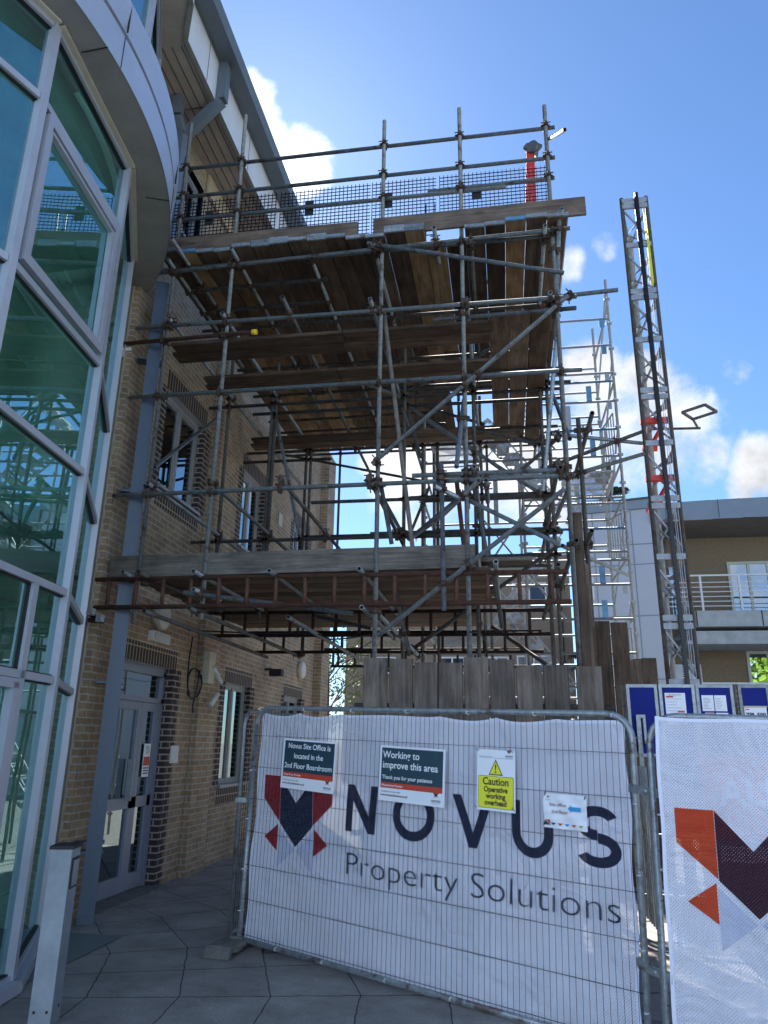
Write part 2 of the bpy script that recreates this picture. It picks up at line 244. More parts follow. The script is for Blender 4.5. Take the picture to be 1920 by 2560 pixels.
# ---------------------------------------------------------------- mesh builder
class MB:
    def __init__(s): s.v = []; s.f = []; s.sm = []; s.mi = []
    def face(s, pts, smooth=False, mi=0):
        i = len(s.v); s.v += [tuple(p) for p in pts]; s.f.append(tuple(range(i, i+len(pts)))); s.sm.append(smooth); s.mi.append(mi); return s
    def faces(s, vs, fs, smooth=False, mi=0):
        i = len(s.v); s.v += [tuple(p) for p in vs]
        for f in fs: s.f.append(tuple(i+k for k in f)); s.sm.append(smooth); s.mi.append(mi)
        return s
    def box(s, a, b, mi=0):
        x0, y0, z0 = (min(a[i], b[i]) for i in range(3)); x1, y1, z1 = (max(a[i], b[i]) for i in range(3))
        return s.faces([(x0,y0,z0),(x1,y0,z0),(x1,y1,z0),(x0,y1,z0),(x0,y0,z1),(x1,y0,z1),(x1,y1,z1),(x0,y1,z1)],
                [(0,3,2,1),(4,5,6,7),(0,1,5,4),(1,2,6,5),(2,3,7,6),(3,0,4,7)], mi=mi)
    def obox(s, p, ax, ay, az, mi=0):
        """box centred at p with half vectors ax, ay, az"""
        p, ax, ay, az = Vector(p), Vector(ax), Vector(ay), Vector(az)
        vs = [p+ax*i+ay*j+az*k for k in (-1, 1) for j in (-1, 1) for i in (-1, 1)]
        return s.faces(vs, [(0,2,3,1),(4,5,7,6),(0,1,5,4),(1,3,7,5),(3,2,6,7),(2,0,4,6)], mi=mi)
    def bar(s, a, b, w, h=None, up=(0, 0, 1), mi=0):
        a, b = Vector(a), Vector(b); h = h or w; d = (b-a)
        if d.length < 1e-6: return s
        dn = d.normalized(); u = Vector(up)
        if abs(dn.dot(u)) > .95: u = Vector((0, 1, 0))
        sd = dn.cross(u).normalized(); uu = sd.cross(dn)
        return s.obox((a+b)/2, d/2, sd*w/2, uu*h/2, mi)
    def tube(s, a, b, r=.02415, n=12, r2=None, open_=True, mi=0):
        a, b = Vector(a), Vector(b); d = (b-a).normalized(); u = Vector((0, 0, 1)) if abs(d.z) < .9 else Vector((1, 0, 0))
        x = d.cross(u).normalized(); y = d.cross(x); r2 = r if r2 is None else r2
        c = [(math.cos(2*math.pi*i/n), math.sin(2*math.pi*i/n)) for i in range(n)]
        vs = [a+(x*p+y*q)*r for p, q in c]+[b+(x*p+y*q)*r2 for p, q in c]
        s.faces(vs, [(i, (i+1) % n, n+(i+1) % n, n+i) for i in range(n)], True, mi)
        if open_:
            k = .82; dd = d*min(.12, (b-a).length*.3)
            for e, o, rr, fl in ((a, dd, r, 0), (b, -dd, r2, 1)):
                vs = [e+(x*p+y*q)*rr for p, q in c]+[e+(x*p+y*q)*rr*k for p, q in c]+[e+o+(x*p+y*q)*rr*k for p, q in c]
                fs = [(i, n+i, n+(i+1) % n, (i+1) % n) for i in range(n)]+[(n+i, 2*n+i, 2*n+(i+1) % n, n+(i+1) % n) for i in range(n)]+[tuple(range(2*n, 3*n))]
                s.faces(vs, fs, False, mi)
        else:
            s.faces([a+(x*p+y*q)*r for p, q in c], [tuple(range(n))[::-1]], False, mi); s.faces([b+(x*p+y*q)*r2 for p, q in c], [tuple(range(n))], False, mi)
        return s
    def path(s, pts, r, n=8, mi=0, closed=False):
        pts = [Vector(p) for p in pts]; m = len(pts); rings = []; px = None
        for i, p in enumerate(pts):
            if closed: d = (pts[(i+1) % m]-pts[i-1]).normalized()
            else: d = (pts[min(i+1, m-1)]-pts[max(i-1, 0)]).normalized()
            if px is None:
                u = Vector((0, 0, 1)) if abs(d.z) < .9 else Vector((1, 0, 0)); px = d.cross(u).normalized()
            px = (px-d*px.dot(d)).normalized(); y = d.cross(px)
            rings.append([p+(px*math.cos(2*math.pi*k/n)+y*math.sin(2*math.pi*k/n))*r for k in range(n)])
        vs = [v for g in rings for v in g]; fs = []
        for i in range(m if closed else m-1):
            j = (i+1) % m
            fs += [(i*n+k, i*n+(k+1) % n, j*n+(k+1) % n, j*n+k) for k in range(n)]
        if not closed: fs += [tuple(range(n))[::-1], tuple((m-1)*n+k for k in range(n))]
        return s.faces(vs, fs, True, mi)
    def prism(s, poly, vec, mi=0):
        """extrude polygon (list of 3D points) along vec"""
        n = len(poly); poly = [Vector(p) for p in poly]; v = Vector(vec)
        return s.faces(poly+[p+v for p in poly], [tuple(range(n))[::-1], tuple(range(n, 2*n))]+[(i, (i+1) % n, n+(i+1) % n, n+i) for i in range(n)], mi=mi)
    def build(s, name, m, parent=None, loc=None, uv=False, M=None):
        me = bpy.data.meshes.new(name); me.from_pydata(s.v, [], s.f); me.polygons.foreach_set('use_smooth', s.sm); me.polygons.foreach_set('material_index', s.mi)
        if s.v:
            bm = bmesh.new(); bm.from_mesh(me); bmesh.ops.remove_doubles(bm, verts=bm.verts, dist=1e-5)
            if any(s.sm):
                pass
            bm.to_mesh(me); bm.free()
        for mm in (m if isinstance(m, (list, tuple)) else [m]): me.materials.append(mm)
        if uv:
            ul = me.uv_layers.new(name='UVMap')
            for p in me.polygons:
                n = p.normal
                if abs(n.z) < .7: t = Vector((-n.y, n.x, 0)).normalized(); 
                for li in p.loop_indices:
                    c = me.vertices[me.loops[li].vertex_index].co
                    ul.data[li].uv = (c.dot(t), c.z) if abs(n.z) < .7 else (c.x, c.y)
        o = bpy.data.objects.new(name, me); COL.objects.link(o)
        if parent: o.parent = parent
        if loc is not None: o.location = loc
        if M is not None: o.matrix_local = M
        return o
def tag(o, label=None, cat=None, group=None, kind=None):
    if label: o['label'] = label
    if cat: o['category'] = cat
    if group: o['group'] = group
    if kind: o['kind'] = kind
    return o
def empty(name, loc=(0, 0, 0), label=None, cat=None, group=None, rz=0):
    o = bpy.data.objects.new(name, None); COL.objects.link(o); o.location = loc; o.rotation_euler = (0, 0, rz); o.empty_display_size = .2
    return tag(o, label, cat, group)
def copy_tree(o, parent=None):
    c = o.copy(); COL.objects.link(c); c.parent = parent
    for ch in list(o.children): copy_tree(ch, c)
    return c
E0 = Matrix.Identity(4)
def textmesh(name, body, size, m, parent, x, z, y=-.001, align='LEFT', bold=0, sx=1.0, shear=0, xf=None, mat4=None):
    """flat lettering in the local XZ plane facing -Y"""
    c = bpy.data.curves.new('lettering', 'FONT'); c.body = body; c.size = size; c.align_x = align; c.offset = bold; c.space_line = 1.0; c.resolution_u = 4
    t = bpy.data.objects.new('tmp', c); COL.objects.link(t); dg = bpy.context.evaluated_depsgraph_get()
    me = bpy.data.meshes.new_from_object(t.evaluated_get(dg)); bpy.data.objects.remove(t); bpy.data.curves.remove(c)
    for v in me.vertices: v.co = Vector((x+v.co.x*sx, y, z+v.co.y))
    if xf:
        bm = bmesh.new(); bm.from_mesh(me)
        xs = [v.co.x for v in bm.verts]; k = math.floor(min(xs)/.04)*.04
        while k < max(xs):
            bmesh.ops.bisect_plane(bm, geom=bm.verts[:]+bm.edges[:]+bm.faces[:], plane_co=(k, 0, 0), plane_no=(1, 0, 0)); k += .04
        for v in bm.verts: v.co = xf(v.co)
        bm.to_mesh(me); bm.free()
    me.name = name; me.materials.clear(); me.materials.append(m)
    if 'UVMap' not in me.uv_layers:
        ul = me.uv_layers.new(name='UVMap')
        for l in me.loops: c_ = me.vertices[l.vertex_index].co; ul.data[l.index].uv = (c_.x, c_.z)
    o = bpy.data.objects.new(name, me); COL.objects.link(o); o.parent = parent
    if mat4 is not None: o.matrix_local = mat4
    return o
# world-space roots: children are modelled in world coordinates
_b = MB.build
def build(s, name, m, parent=None, **k):
    o = _b(s, name, m, parent, **k)
    if parent is not None and parent.type == 'EMPTY' and parent.get('_w'): o.matrix_parent_inverse = Matrix.Translation(-parent.location)
    return o
MB.build = build
ROOTS = []
def root(name, loc, label, cat, group=None):
    o = empty(name, loc, label, cat, group); o['_w'] = 1; ROOTS.append(o); return o
# ================================================================ SETTING
def paving_mat():
    m = bpy.data.materials.new('paving_slabs'); m.use_nodes = True
    nt = m.node_tree; N = nt.nodes; L = nt.links; b = N['Principled BSDF']; b.inputs['Roughness'].default_value = .8
    g = N.new('ShaderNodeTexCoord'); s = N.new('ShaderNodeSeparateXYZ'); L.new(g.outputs['Object'], s.inputs[0])
    wn = N.new('ShaderNodeTexNoise'); wn.inputs['Scale'].default_value = 6; wn.inputs['Detail'].default_value = 5; L.new(g.outputs['Object'], wn.inputs['Vector'])
    def mth(op, a, c=None):
        n = N.new('ShaderNodeMath'); n.operation = op
        for i, v in enumerate((a, c)):
            if v is None: continue
            if isinstance(v, (int, float)): n.inputs[i].default_value = v
            else: L.new(v, n.inputs[i])
        return n.outputs[0]
    dx = mth('ADD', s.outputs[0], 7.2); dy = mth('SUBTRACT', s.outputs[1], 4.3)
    r = mth('SQRT', mth('ADD', mth('MULTIPLY', dx, dx), mth('MULTIPLY', dy, dy))); th = mth('ARCTAN2', dy, dx)
    w = mth('MULTIPLY', mth('SUBTRACT', wn.outputs[0], .5), .03)
    tm = mth('SUBTRACT', mth('DIVIDE', mth('ADD', mth('MULTIPLY', mth('FLOOR', mth('DIVIDE', mth('ADD', mth('MULTIPLY', th, 3.58), 9.06), .9)), .9), .45), 3.58), 9.06/3.58)
    r = mth('MULTIPLY', r, mth('COSINE', mth('SUBTRACT', th, tm)))
    c = N.new('ShaderNodeCombineXYZ'); L.new(mth('ADD', mth('ADD', r, -4.44+6.1), w), c.inputs[0]); L.new(mth('ADD', mth('MULTIPLY', th, 3.58), mth('ADD', w, .06+9)), c.inputs[1])
    br = N.new('ShaderNodeTexBrick'); L.new(c.outputs[0], br.inputs['Vector']); br.offset = 0
    for k, v in (('Scale', 1), ('Brick Width', .61), ('Row Height', .45), ('Mortar Size', .0055), ('Mortar Smooth', .3)): br.inputs[k].default_value = v
    br.inputs['Color1'].default_value = (.28, .26, .235, 1); br.inputs['Color2'].default_value = (.225, .21, .195, 1); br.inputs['Mortar'].default_value = (.045, .042, .038, 1)
    n = N.new('ShaderNodeTexNoise'); n.inputs['Scale'].default_value = 2.3; n.inputs['Detail'].default_value = 9; n.inputs['Roughness'].default_value = .7; L.new(g.outputs['Object'], n.inputs['Vector'])
    n2 = N.new('ShaderNodeTexNoise'); n2.inputs['Scale'].default_value = 70; n2.inputs['Detail'].default_value = 5; L.new(g.outputs['Object'], n2.inputs['Vector'])
    m1 = N.new('ShaderNodeMapRange'); L.new(n.outputs[0], m1.inputs[0]); m1.inputs[1].default_value = .3; m1.inputs[2].default_value = .7; m1.inputs[3].default_value = .65; m1.inputs[4].default_value = 1.35
    m2 = N.new('ShaderNodeMapRange'); L.new(n2.outputs[0], m2.inputs[0]); m2.inputs[1].default_value = .3; m2.inputs[2].default_value = .7; m2.inputs[3].default_value = .8; m2.inputs[4].default_value = 1.2
    # pale crumbs and lime spots
    vo = N.new('ShaderNodeTexVoronoi'); vo.inputs['Scale'].default_value = 5.5; L.new(g.outputs['Object'], vo.inputs['Vector'])
    sp = N.new('ShaderNodeMath'); sp.operation = 'LESS_THAN'; L.new(vo.outputs['Distance'], sp.inputs[0]); sp.inputs[1].default_value = .028
    k = mth('MULTIPLY', m1.outputs[0], m2.outputs[0]); h = N.new('ShaderNodeVectorMath'); h.operation = 'SCALE'; L.new(br.outputs['Color'], h.inputs[0]); L.new(k, h.inputs['Scale'])
    mx = N.new('ShaderNodeMix'); mx.data_type = 'RGBA'; L.new(sp.outputs[0], mx.inputs[0]); L.new(h.outputs[0], mx.inputs[6]); mx.inputs[7].default_value = (.3, .3, .29, 1); L.new(mx.outputs[2], b.inputs['Base Color'])
    hh = mth('ADD', mth('MULTIPLY', br.outputs['Fac'], -1.5), n2.outputs[0]); bp = N.new('ShaderNodeBump'); bp.inputs['Strength'].default_value = .6; bp.inputs['Distance'].default_value = .006; L.new(hh, bp.inputs['Height']); L.new(bp.outputs[0], b.inputs['Normal'])
    return m
tarmac = mat('concrete_yard', (.17, .16, .15), .9, 0, 5, .3, .5, 80)
tag(MB().face([(-400, -400, -.006), (400, -400, -.006), (400, 600, -.006), (-400, 600, -.006)]).build('ground', tarmac), kind='structure')
tag(MB().face([(-9, -6, 0), (7, -6, 0), (7, 12.5, 0), (-9, 12.5, 0)]).build('paving', paving_mat()), kind='structure')
# ================================================================ OFFICE BUILDING
XW = -4.2
office = root('office_building', (XW, 9, 0), 'buff brick office building with dark brick window surrounds and curved glass bay', 'building')
def wall_x(mb, X, y0, y1, z0, z1, holes, depth=.12, hi=None):
    ys = sorted({y0, y1, *[h[0] for h in holes], *[h[1] for h in holes]}); zs = sorted({z0, z1, *[h[2] for h in holes], *[h[3] for h in holes]})
    for i in range(len(ys)-1):
        for j in range(len(zs)-1):
            a, b_, c, d = ys[i], ys[i+1], zs[j], zs[j+1]
            if any(h[0] <= a and b_ <= h[1] and h[2] <= c and d <= h[3] for h in holes): continue
            mb.face([(X, a, c), (X, b_, c), (X, b_, d), (X, a, d)])
OPEN_G = [(11.0, 12.15, 1.04, 2.53), (14.15, 15.4, 1.04, 2.53)]
DOOR = (7.74, 9.14, 0.0, 2.53)
OPEN_U = [(8.15, 9.37, 4.70, 6.03), (11.1, 12.2, 4.70, 6.03), (14.2, 15.4, 4.70, 6.03)]
OPEN_T = [(7.75, 8.55, 8.3, 9.5), (11.1, 12.2, 8.3, 9.5)]
w = MB(); wall_x(w, XW, 7.15, 17, 0, 9.9, OPEN_G+[DOOR]+OPEN_U+OPEN_T)
for p, q in (((-4.06, 6.63), (-4.30, 7.12)), ((-4.30, 7.12), (-4.20, 7.15))):
    w.face([(*p, 0), (*q, 0), (*q, 9.9), (*p, 9.9)])
w.box((-4.199, 9.83, 0), (-4.11, 10.47, 9.84)); w.box((-4.199, 16.3, 0), (-4.02, 17.0, 8.4)); w.box((-4.195, 9.62, 3.9), (-4.14, 9.83, 9.84))
w.face([(XW, 17, 0), (-12, 17, 0), (-12, 17, 9.9), (XW, 17, 9.9)])
w.build('brick_wall', brick, office, uv=True)
MB().box((-4.27, 7.10, .02), (-4.262, 7.132, 6.88)).obox((-4.288, 7.125, 3.45), (.012, .006, 0), (-.006, .012, 0), (0, 0, 3.42)).build('movement_joint', mat('joint_sealant', (.34, .31, .25), .8), office)
# dark brick surrounds (2-3 mm proud)
def surround(name, h, door=False, lo=.25, hi=.225, parent=office):
    y0, y1, z0, z1 = h; X = XW+.003; q = .225
    s = MB()
    s.face([(X, y0-.06, z1+.0), (X, y1+.06, z1+.0), (X, y1+.06, z1+hi), (X, y0-.06, z1+hi)])
    if not door: MB().face([(X, y0-.06, z0-lo), (X, y1+.06, z0-lo), (X, y1+.06, z0), (X, y0-.06, z0)]).build('brick_sill', dark_soldier, parent, uv=True)
    for a, b_, yy in ((y0-q, y0, y0), (y1, y1+q, y1)):
        d = MB(); d.face([(X, a, z0), (X, b_, z0), (X, b_, z1), (X, a, z1)]); d.face([(X, yy, z0), (XW-.10, yy, z0), (XW-.10, yy, z1), (X, yy, z1)]); d.build('brick_jamb', dark_brick, parent, uv=True)
    s.build('brick_lintel', dark_soldier, parent, uv=True)
    MB().face([(X, y0, z1), (XW-.1, y0, z1), (XW-.1, y1, z1), (X, y1, z1)]).build('lintel_underside', frame_m, parent)
for i, h in enumerate(OPEN_G+OPEN_U): surround('s', h, hi=.225 if i < 2 else .28)
surround('s', DOOR, True)
def window(h, X=XW-.09, mull=.5, parent=office, depth=.07, fm=wfr):
    y0, y1, z0, z1 = h
    f = MB(); t = .06
    for a, b_ in (((y0, z0), (y1, z0+t)), ((y0, z1-t), (y1, z1)), ((y0, z0+t), (y0+t, z1-t)), ((y1-t, z0+t), (y1, z1-t))):
        f.box((X-depth, a[0], a[1]), (X, b_[0], b_[1]))
    ym = y0+(y1-y0)*mull; f.box((X-depth, ym-.035, z0+t), (X+.004, ym+.035, z1-t))
    # sash frames
    for a, b_ in ((y0+t, ym-.035), (ym+.035, y1-t)):
        s = .03
        for p, q in (((a, z0+t), (b_, z0+t+s)), ((a, z1-t-s), (b_, z1-t)), ((a, z0+t+s), (a+s, z1-t-s)), ((b_-s, z0+t+s), (b_, z1-t-s))):
            f.box((X-depth+.01, p[0], p[1]), (X-.012, q[0], q[1]))
    wo = f.build('window', fm, parent)
    MB().face([(X-.03, y0+t+.02, z0+t+.02), (X-.03, y1-t-.02, z0+t+.02), (X-.03, y1-t-.02, z1-t-.02), (X-.03, y0+t+.02, z1-t-.02)]).build('pane', glass_w, wo)
    MB().box((X-.02, y0-.02, z0-.03), (XW+.05, y1+.02, z0+.012)).build('sill', fm, wo)
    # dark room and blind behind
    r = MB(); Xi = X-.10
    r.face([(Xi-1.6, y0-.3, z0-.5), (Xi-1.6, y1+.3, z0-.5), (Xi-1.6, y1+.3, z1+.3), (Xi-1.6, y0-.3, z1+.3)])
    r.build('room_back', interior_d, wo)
    return wo
for h in OPEN_G+OPEN_U: window(h)
for h in OPEN_T: window(h)
# entrance door
X = XW-.10
dr = MB(); y0, y1, z0, z1 = 7.74, 9.14, .02, 2.49
for a, b_ in (((y0, z1), (y1, 2.53)), ((y0, z1-.06), (y1, z1)), ((y0, 2.10), (y1, 2.16)), ((y0, z0), (y0+.05, z1)), ((y1-.06, z0), (y1, z1))): dr.box((X-.09, a[0], a[1]), (X, b_[0], b_[1]))
door = dr.build('door', dframe, office)
def leaf(a, b_, par):
    l = MB(); s = .085
    for p, q in (((a, .03), (b_, .20)), ((a, 2.0), (b_, 2.095)), ((a, .91), (b_, 1.03)), ((a, .2), (a+s, 2.0)), ((b_-s, .2), (b_, 2.0))): l.box((X-.075, p[0], p[1]), (X-.015, q[0], q[1]))
    o = l.build('leaf', dframe, par)
leaf(7.795, 8.615, door); leaf(8.622, 9.075, door)
MB().face([(X-.045, 7.8, .1), (X-.045, 9.07, .1), (X-.045, 9.07, 2.45), (X-.045, 7.8, 2.45)]).build('pane', glass_w, door)
MB().box((X-.02, 8.43, 1.0), (X+.05, 8.46, 1.45)).build('handle', galv_new, door)
MB().box((X-.05, 7.7, 0), (XW+.16, 9.2, .022)).build('threshold', conc, door)
dn = MB().box((X-.012, 8.77, 1.24), (X-.007, 8.94, 1.62)).build('door_notice', paper, door)
# notice print (no-entry symbol and red band)
tr = MB()
for i in range(20):
    a0, a1 = 2*math.pi*i/20, 2*math.pi*(i+1)/20
    tr.face([(X-.005, 8.855+.045*math.cos(a0), 1.55+.045*math.sin(a0)), (X-.005, 8.855+.045*math.cos(a1), 1.55+.045*math.sin(a1)), (X-.005, 8.855+.037*math.cos(a1), 1.55+.037*math.sin(a1)), (X-.005, 8.855+.037*math.cos(a0), 1.55+.037*math.sin(a0))])
tr.face([(X-.004, 8.824, 1.58), (X-.004, 8.832, 1.586), (X-.004, 8.886, 1.522), (X-.004, 8.878, 1.516)])
tr.build('print', p_blk, door)
MB().box((X-.006, 8.78, 1.37), (X-.004, 8.93, 1.47)).build('print', p_red, door)
pb = MB()
for z in (1.335, 1.305, 1.275): pb.box((X-.006, 8.79, z), (X-.0045, 8.92, z+.014))
pb.build('print', p_ink, door)
# rooms behind
rm = MB(); rm.box((-9, 6.7, -.02), (-7.2, 17, 9.8)); rm.box((-9, 7.2, 3.15), (XW-.13, 16.98, 3.4)); rm.box((-9, 7.2, 6.6), (XW-.13, 16.98, 6.95))
rm.build('inner_wall', interior_d, office)
# roof edge
rf = MB()
bay = [(-7.2+4.22*math.cos(R(a)), 4.3+4.22*math.sin(R(a))) for a in (-60, -45, -30, -15, 0, 12, 22)]
out = [(-9, .2)]+bay+[(-3.32, 6.0), (-3.57, 6.42), (-3.57, 17.3), (-9, 17.3)]
rf.face([(x, y, 9.86) for x, y in out][::-1])
ro = rf.build('soffit', soffit_p, office)
ln = MB()
for i in range(1, 5): ln.box((-4.2+.125*i, 6.5, 9.853), (-4.2+.125*i+.006, 17.2, 9.858))
for yy in (7.42, 10.4, 13.4): ln.box((-4.19, yy, 9.852), (-3.57, yy+.006, 9.857))
ln.build('soffit_joint', rubber, ro)
fb = MB(); eo = bay+[(-3.32, 6.0), (-3.57, 6.42), (-3.57, 17.3)]
for p, q in zip(eo[:-1], eo[1:]): fb.face([(*p, 9.83), (*q, 9.83), (*q, 10.56), (*p, 10.56)])
fo = fb.build('fascia', white_p, office)
trm = MB()
for p, q in zip(eo[:-1], eo[1:]):
    d = (Vector((*q, 0))-Vector((*p, 0))).normalized(); n = Vector((d.y, -d.x, 0))*-.06
    trm.face([(*p, 9.828), (*q, 9.828), (q[0]+n.x, q[1]+n.y, 9.828), (p[0]+n.x, p[1]+n.y, 9.828)])
trm.build('soffit_trim', soffit_m, ro)
sm = MB()
for yy in (7.0, 8.6, 10.2, 11.8, 13.4): sm.box((-3.569, yy, 9.84), (-3.566, yy+.008, 10.55))
sm.build('panel_joint', rubber, fo)
MB().prism([(-3.57, -2, 10.50), (-3.30, -2, 10.44), (-3.27, -2, 10.56), (-3.27, -2, 10.60), (-3.9, -2, 10.66)], (0, 19.4, 0)).build('gutter', gutter_m, office)
MB().prism([(-3.5, -2, 10.6), (-9, -2, 12.6), (-12, -2, 12.6), (-12, -2, 9.87), (-3.9, -2, 9.9)], (0, 19.0, 0)).build('roof', gutter_m, office)
# upper storey brick band, beige panel
MB().box((-4.19, 8.6, 9.5), (-4.15, 16.9, 9.84)).build('beige_band', mat('beige_band', (.5, .40, .27), .7), office)
# curved glass bay
CX, CY = -7.2, 4.3
def pol(r, a): return (CX+r*math.cos(R(a)), CY+r*math.sin(R(a)))
ANG = [-6.6-21.2*3, -6.6-21.2*2, -27.8, -6.6, 14.5, 36.2]
VS = [pol(3.93, a) for a in ANG]; VS[3] = (-3.25, 3.84); VS[4] = (-3.405, 5.283); VS[5] = (-4.053, 6.614)
TR = [6.16, 4.76, 3.76, 2.75, 2.08]
def facade(z0, z1, trs, parent, inset=0.0, casement=True):
    fr = MB(); thin = MB()
    for p in VS:
        d = (Vector((*p, 0))-Vector((CX, CY, 0))).normalized(); s = Vector((-d.y, d.x, 0)); c = Vector((*p, (z0+z1)/2))
        fr.obox(c+d*.0, d*.045, s*.031, (0, 0, (z1-z0)/2))
    panes = []
    for i, (p, q) in enumerate(zip(VS[:-1], VS[1:])):
        P, Q = Vector((*p, 0)), Vector((*q, 0)); d = (Q-P).normalized(); n = Vector((d.y, -d.x, 0)); ln = (Q-P).length
        def bar(u0, u1, za, zb, dep=.05, off=.012):
            a_ = P+d*(u0+u1)/2+n*off; fr.obox((a_.x, a_.y, (za+zb)/2), d*(u1-u0)/2, n*dep/2, (0, 0, (zb-za)/2))
        def bk(u0, u1, za, zb):
            a_ = P+d*(u0+u1)/2+n*.0; thin.obox((a_.x, a_.y, (za+zb)/2), d*(u1-u0)/2, n*.012, (0, 0, (zb-za)/2))
        rows = [z0+.02]+sorted(t for t in trs if not (i == 4 and abs(t-6.16) < .01))+[z1-.02]
        for t in rows:
            h = .075 if t in (rows[0],) else .054
            if t == rows[-1]: h = .05
            bar(.03, ln-.03, t-h/2, t+h/2); bk(.03, ln-.03, t-h/2-.012, t+h/2+.012)
        if z0 < 1:
            bar(-.02, ln+.02, z0-.05, z0+.03, .14, .03)
        if z0 < 1 and i == 3:
            bar(ln*.66-.035, ln*.66+.035, .1, 2.73); bk(ln*.66-.047, ln*.66+.047, .1, 2.72)
            bar(.06, ln*.66-.06, 1.98, 2.045, .06, .03); bar(ln*.66-.13, ln*.66-.06, .1, 2.02, .06, .03); bar(.05, .12, .1, 2.0, .06, .03)
        if casement and i == 3:
            u0, u1, za, zb = .07, ln-.07, 4.83, 6.10
            for k, (o1, w_, off) in enumerate(((0, .062, .035), (.072, .026, .02))):
                for a_, b_, c_, e_ in ((u0+o1, u1-o1, za+o1, za+o1+w_), (u0+o1, u1-o1, zb-o1-w_, zb-o1), (u0+o1, u0+o1+w_, za+o1+w_, zb-o1-w_), (u1-o1-w_, u1-o1, za+o1+w_, zb-o1-w_)):
                    bar(a_, b_, c_, e_, .045, off)
            bk(u0-.012, u1+.012, za-.012, zb+.012)if False else None
        for za, zb in zip(rows[:-1], rows[1:]):
            cols = [(.035, ln-.035)]
            if z0 < 1 and i == 3 and zb <= 2.8: cols = [(.035, ln*.66-.03), (ln*.66+.03, ln-.035)]
            for u0, u1 in cols:
                a_, b_ = P+d*u0-n*.008, P+d*u1-n*.008; panes.append([(a_.x, a_.y, za+.03), (b_.x, b_.y, za+.03), (b_.x, b_.y, zb-.03), (a_.x, a_.y, zb-.03)])
    return fr, thin, panes
fr, thin, panes = facade(.06, 6.87, TR, office)
cw = fr.build('curtain_wall', frame_m, office); thin.build('gasket', rubber, cw)
for p in panes: MB().face(p).build('pane', glass_c, cw)
fr, thin, panes = facade(7.6, 9.86, [8.2, 9.5], office, casement=False)
cu = fr.build('upper_bay', frame_m, office); thin.build('gasket', rubber, cu)
for p in panes: MB().face(p).build('pane', glass_c, cu)
# bay interior
bi = MB()
for z in (3.2, 6.72): bi.prism([(*pol(3.72, a), z) for a in range(-72, 38, 6)]+[(-8.6, 6.7, z), (-8.6, 0, z)], (0, 0, .22))
bi.face([(-8.6, 0, 0), (-8.6, 7.0, 0), (-8.6, 7.0, 9.8), (-8.6, 0, 9.8)]); bi.face([(-8.6, 6.9, 0), (-4.25, 6.9, 0), (-4.25, 6.9, 9.8), (-8.6, 6.9, 9.8)])
bi.box((-5.0, 5.0, 0), (-4.7, 5.3, 6.7)); bi.box((-4.5, 3.2, 0), (-4.36, 3.34, 6.7)); bi.box((-5.9, 6.0, 0), (-5.4, 6.1, 6.7))
bi.build('room_wall', interior, office)
MB().face([(-8.6, .2, .01), (-3.4, .2, .01), (-3.4, 6.9, .01), (-8.6, 6.9, .01)]).build('room_floor', interior_d, office)
# canopy
def ring(mb, r0, z0, r1, z1, a0=-70, a1=44.6, n=96, flip=False):
    for i in range(n):
        a, b_ = a0+(a1-a0)*i/n, a0+(a1-a0)*(i+1)/n
        f = [(*pol(r0, a), z0), (*pol(r0, b_), z0), (*pol(r1, b_), z1), (*pol(r1, a), z1)]
        mb.face(f[::-1] if flip else f)
so = MB(); ring(so, 3.80, 6.892, 4.262, 6.892, flip=True)
cs = so.build('canopy', soffit_m, office)
cf = MB(); ring(cf, 4.262, 6.885, 4.262, 7.22); ring(cf, 4.262, 7.22, 4.21, 7.225); ring(cf, 4.21, 7.265, 4.262, 7.27); ring(cf, 4.262, 7.27, 4.285, 7.58); ring(cf, 4.285, 7.58, 3.7, 7.62)
cf.build('canopy_fascia', fascia_m, cs)
g_ = MB(); ring(g_, 4.212, 7.222, 4.212, 7.268); g_.build('canopy_groove', slate, cs)
sj = MB()
for a in (-3, 20.5):
    p, q = pol(4.03, a), pol(4.264, a); sj.bar((*p, 6.889), (*q, 6.889), .008, .006)
    p = pol(4.264, a+2.6); sj.bar((*p, 6.89), (*p, 7.22), .005, .006, up=(1, 0, 0)); p = pol(4.276, a+2.6); sj.bar((*p, 7.27), (*p, 7.58), .005, .014, up=(1, 0, 0))
sj.build('panel_joint', rubber, cs)
# cream packer strip between frame and canopy
pk = MB()
for p, q in zip(VS[:-1], VS[1:]):
    P, Q = Vector((*p, 6.875)), Vector((*q, 6.875)); d = (Q-P).normalized(); n = Vector((d.y, -d.x, 0)); pk.obox((P+Q)/2+n*.05, (Q-P)/2, n*.03, (0, 0, .012))
pk.build('packer_strip', cream, cs)
# downpipes
dp = MB(); px, py = -4.0, 7.31
a = R(20)
def boxpipe(mb, pts, w=.13, dpt=.11):
    for p, q in zip(pts[:-1], pts[1:]): mb.bar(p, q, w, dpt, up=(1, 0, 0))
ux, uy = Vector((math.cos(R(28)), math.sin(R(28)), 0)), Vector((-math.sin(R(28)), math.cos(R(28)), 0))
dp.obox((px, py, 3.5), ux*.075, uy*.075, (0, 0, 3.5))
d1 = dp.build('downpipe', slate, office)
br_ = MB()
for z in (.62, .70, 2.22, 4.3, 5.95): br_.obox((px-.05, py, z), ux*.135, uy*.082, (0, 0, .012))
br_.build('bracket', slate, d1)
d2 = MB(); boxpipe(d2, [(-4.06, 7.42, 7.5), (-4.06, 7.42, 9.45), (-4.06, 7.28, 9.62), (-4.06, 7.22, 9.86)], .13, .12)
d2.build('downpipe', pipe_grey, office)
d3 = MB(); boxpipe(d3, [(-3.5, 7.36, 10.5), (-3.5, 7.36, 9.86)], .13, .12); boxpipe(d3, [(-3.5, 7.36, 9.86), (-4.02, 7.5, 9.52)], .13, .12)
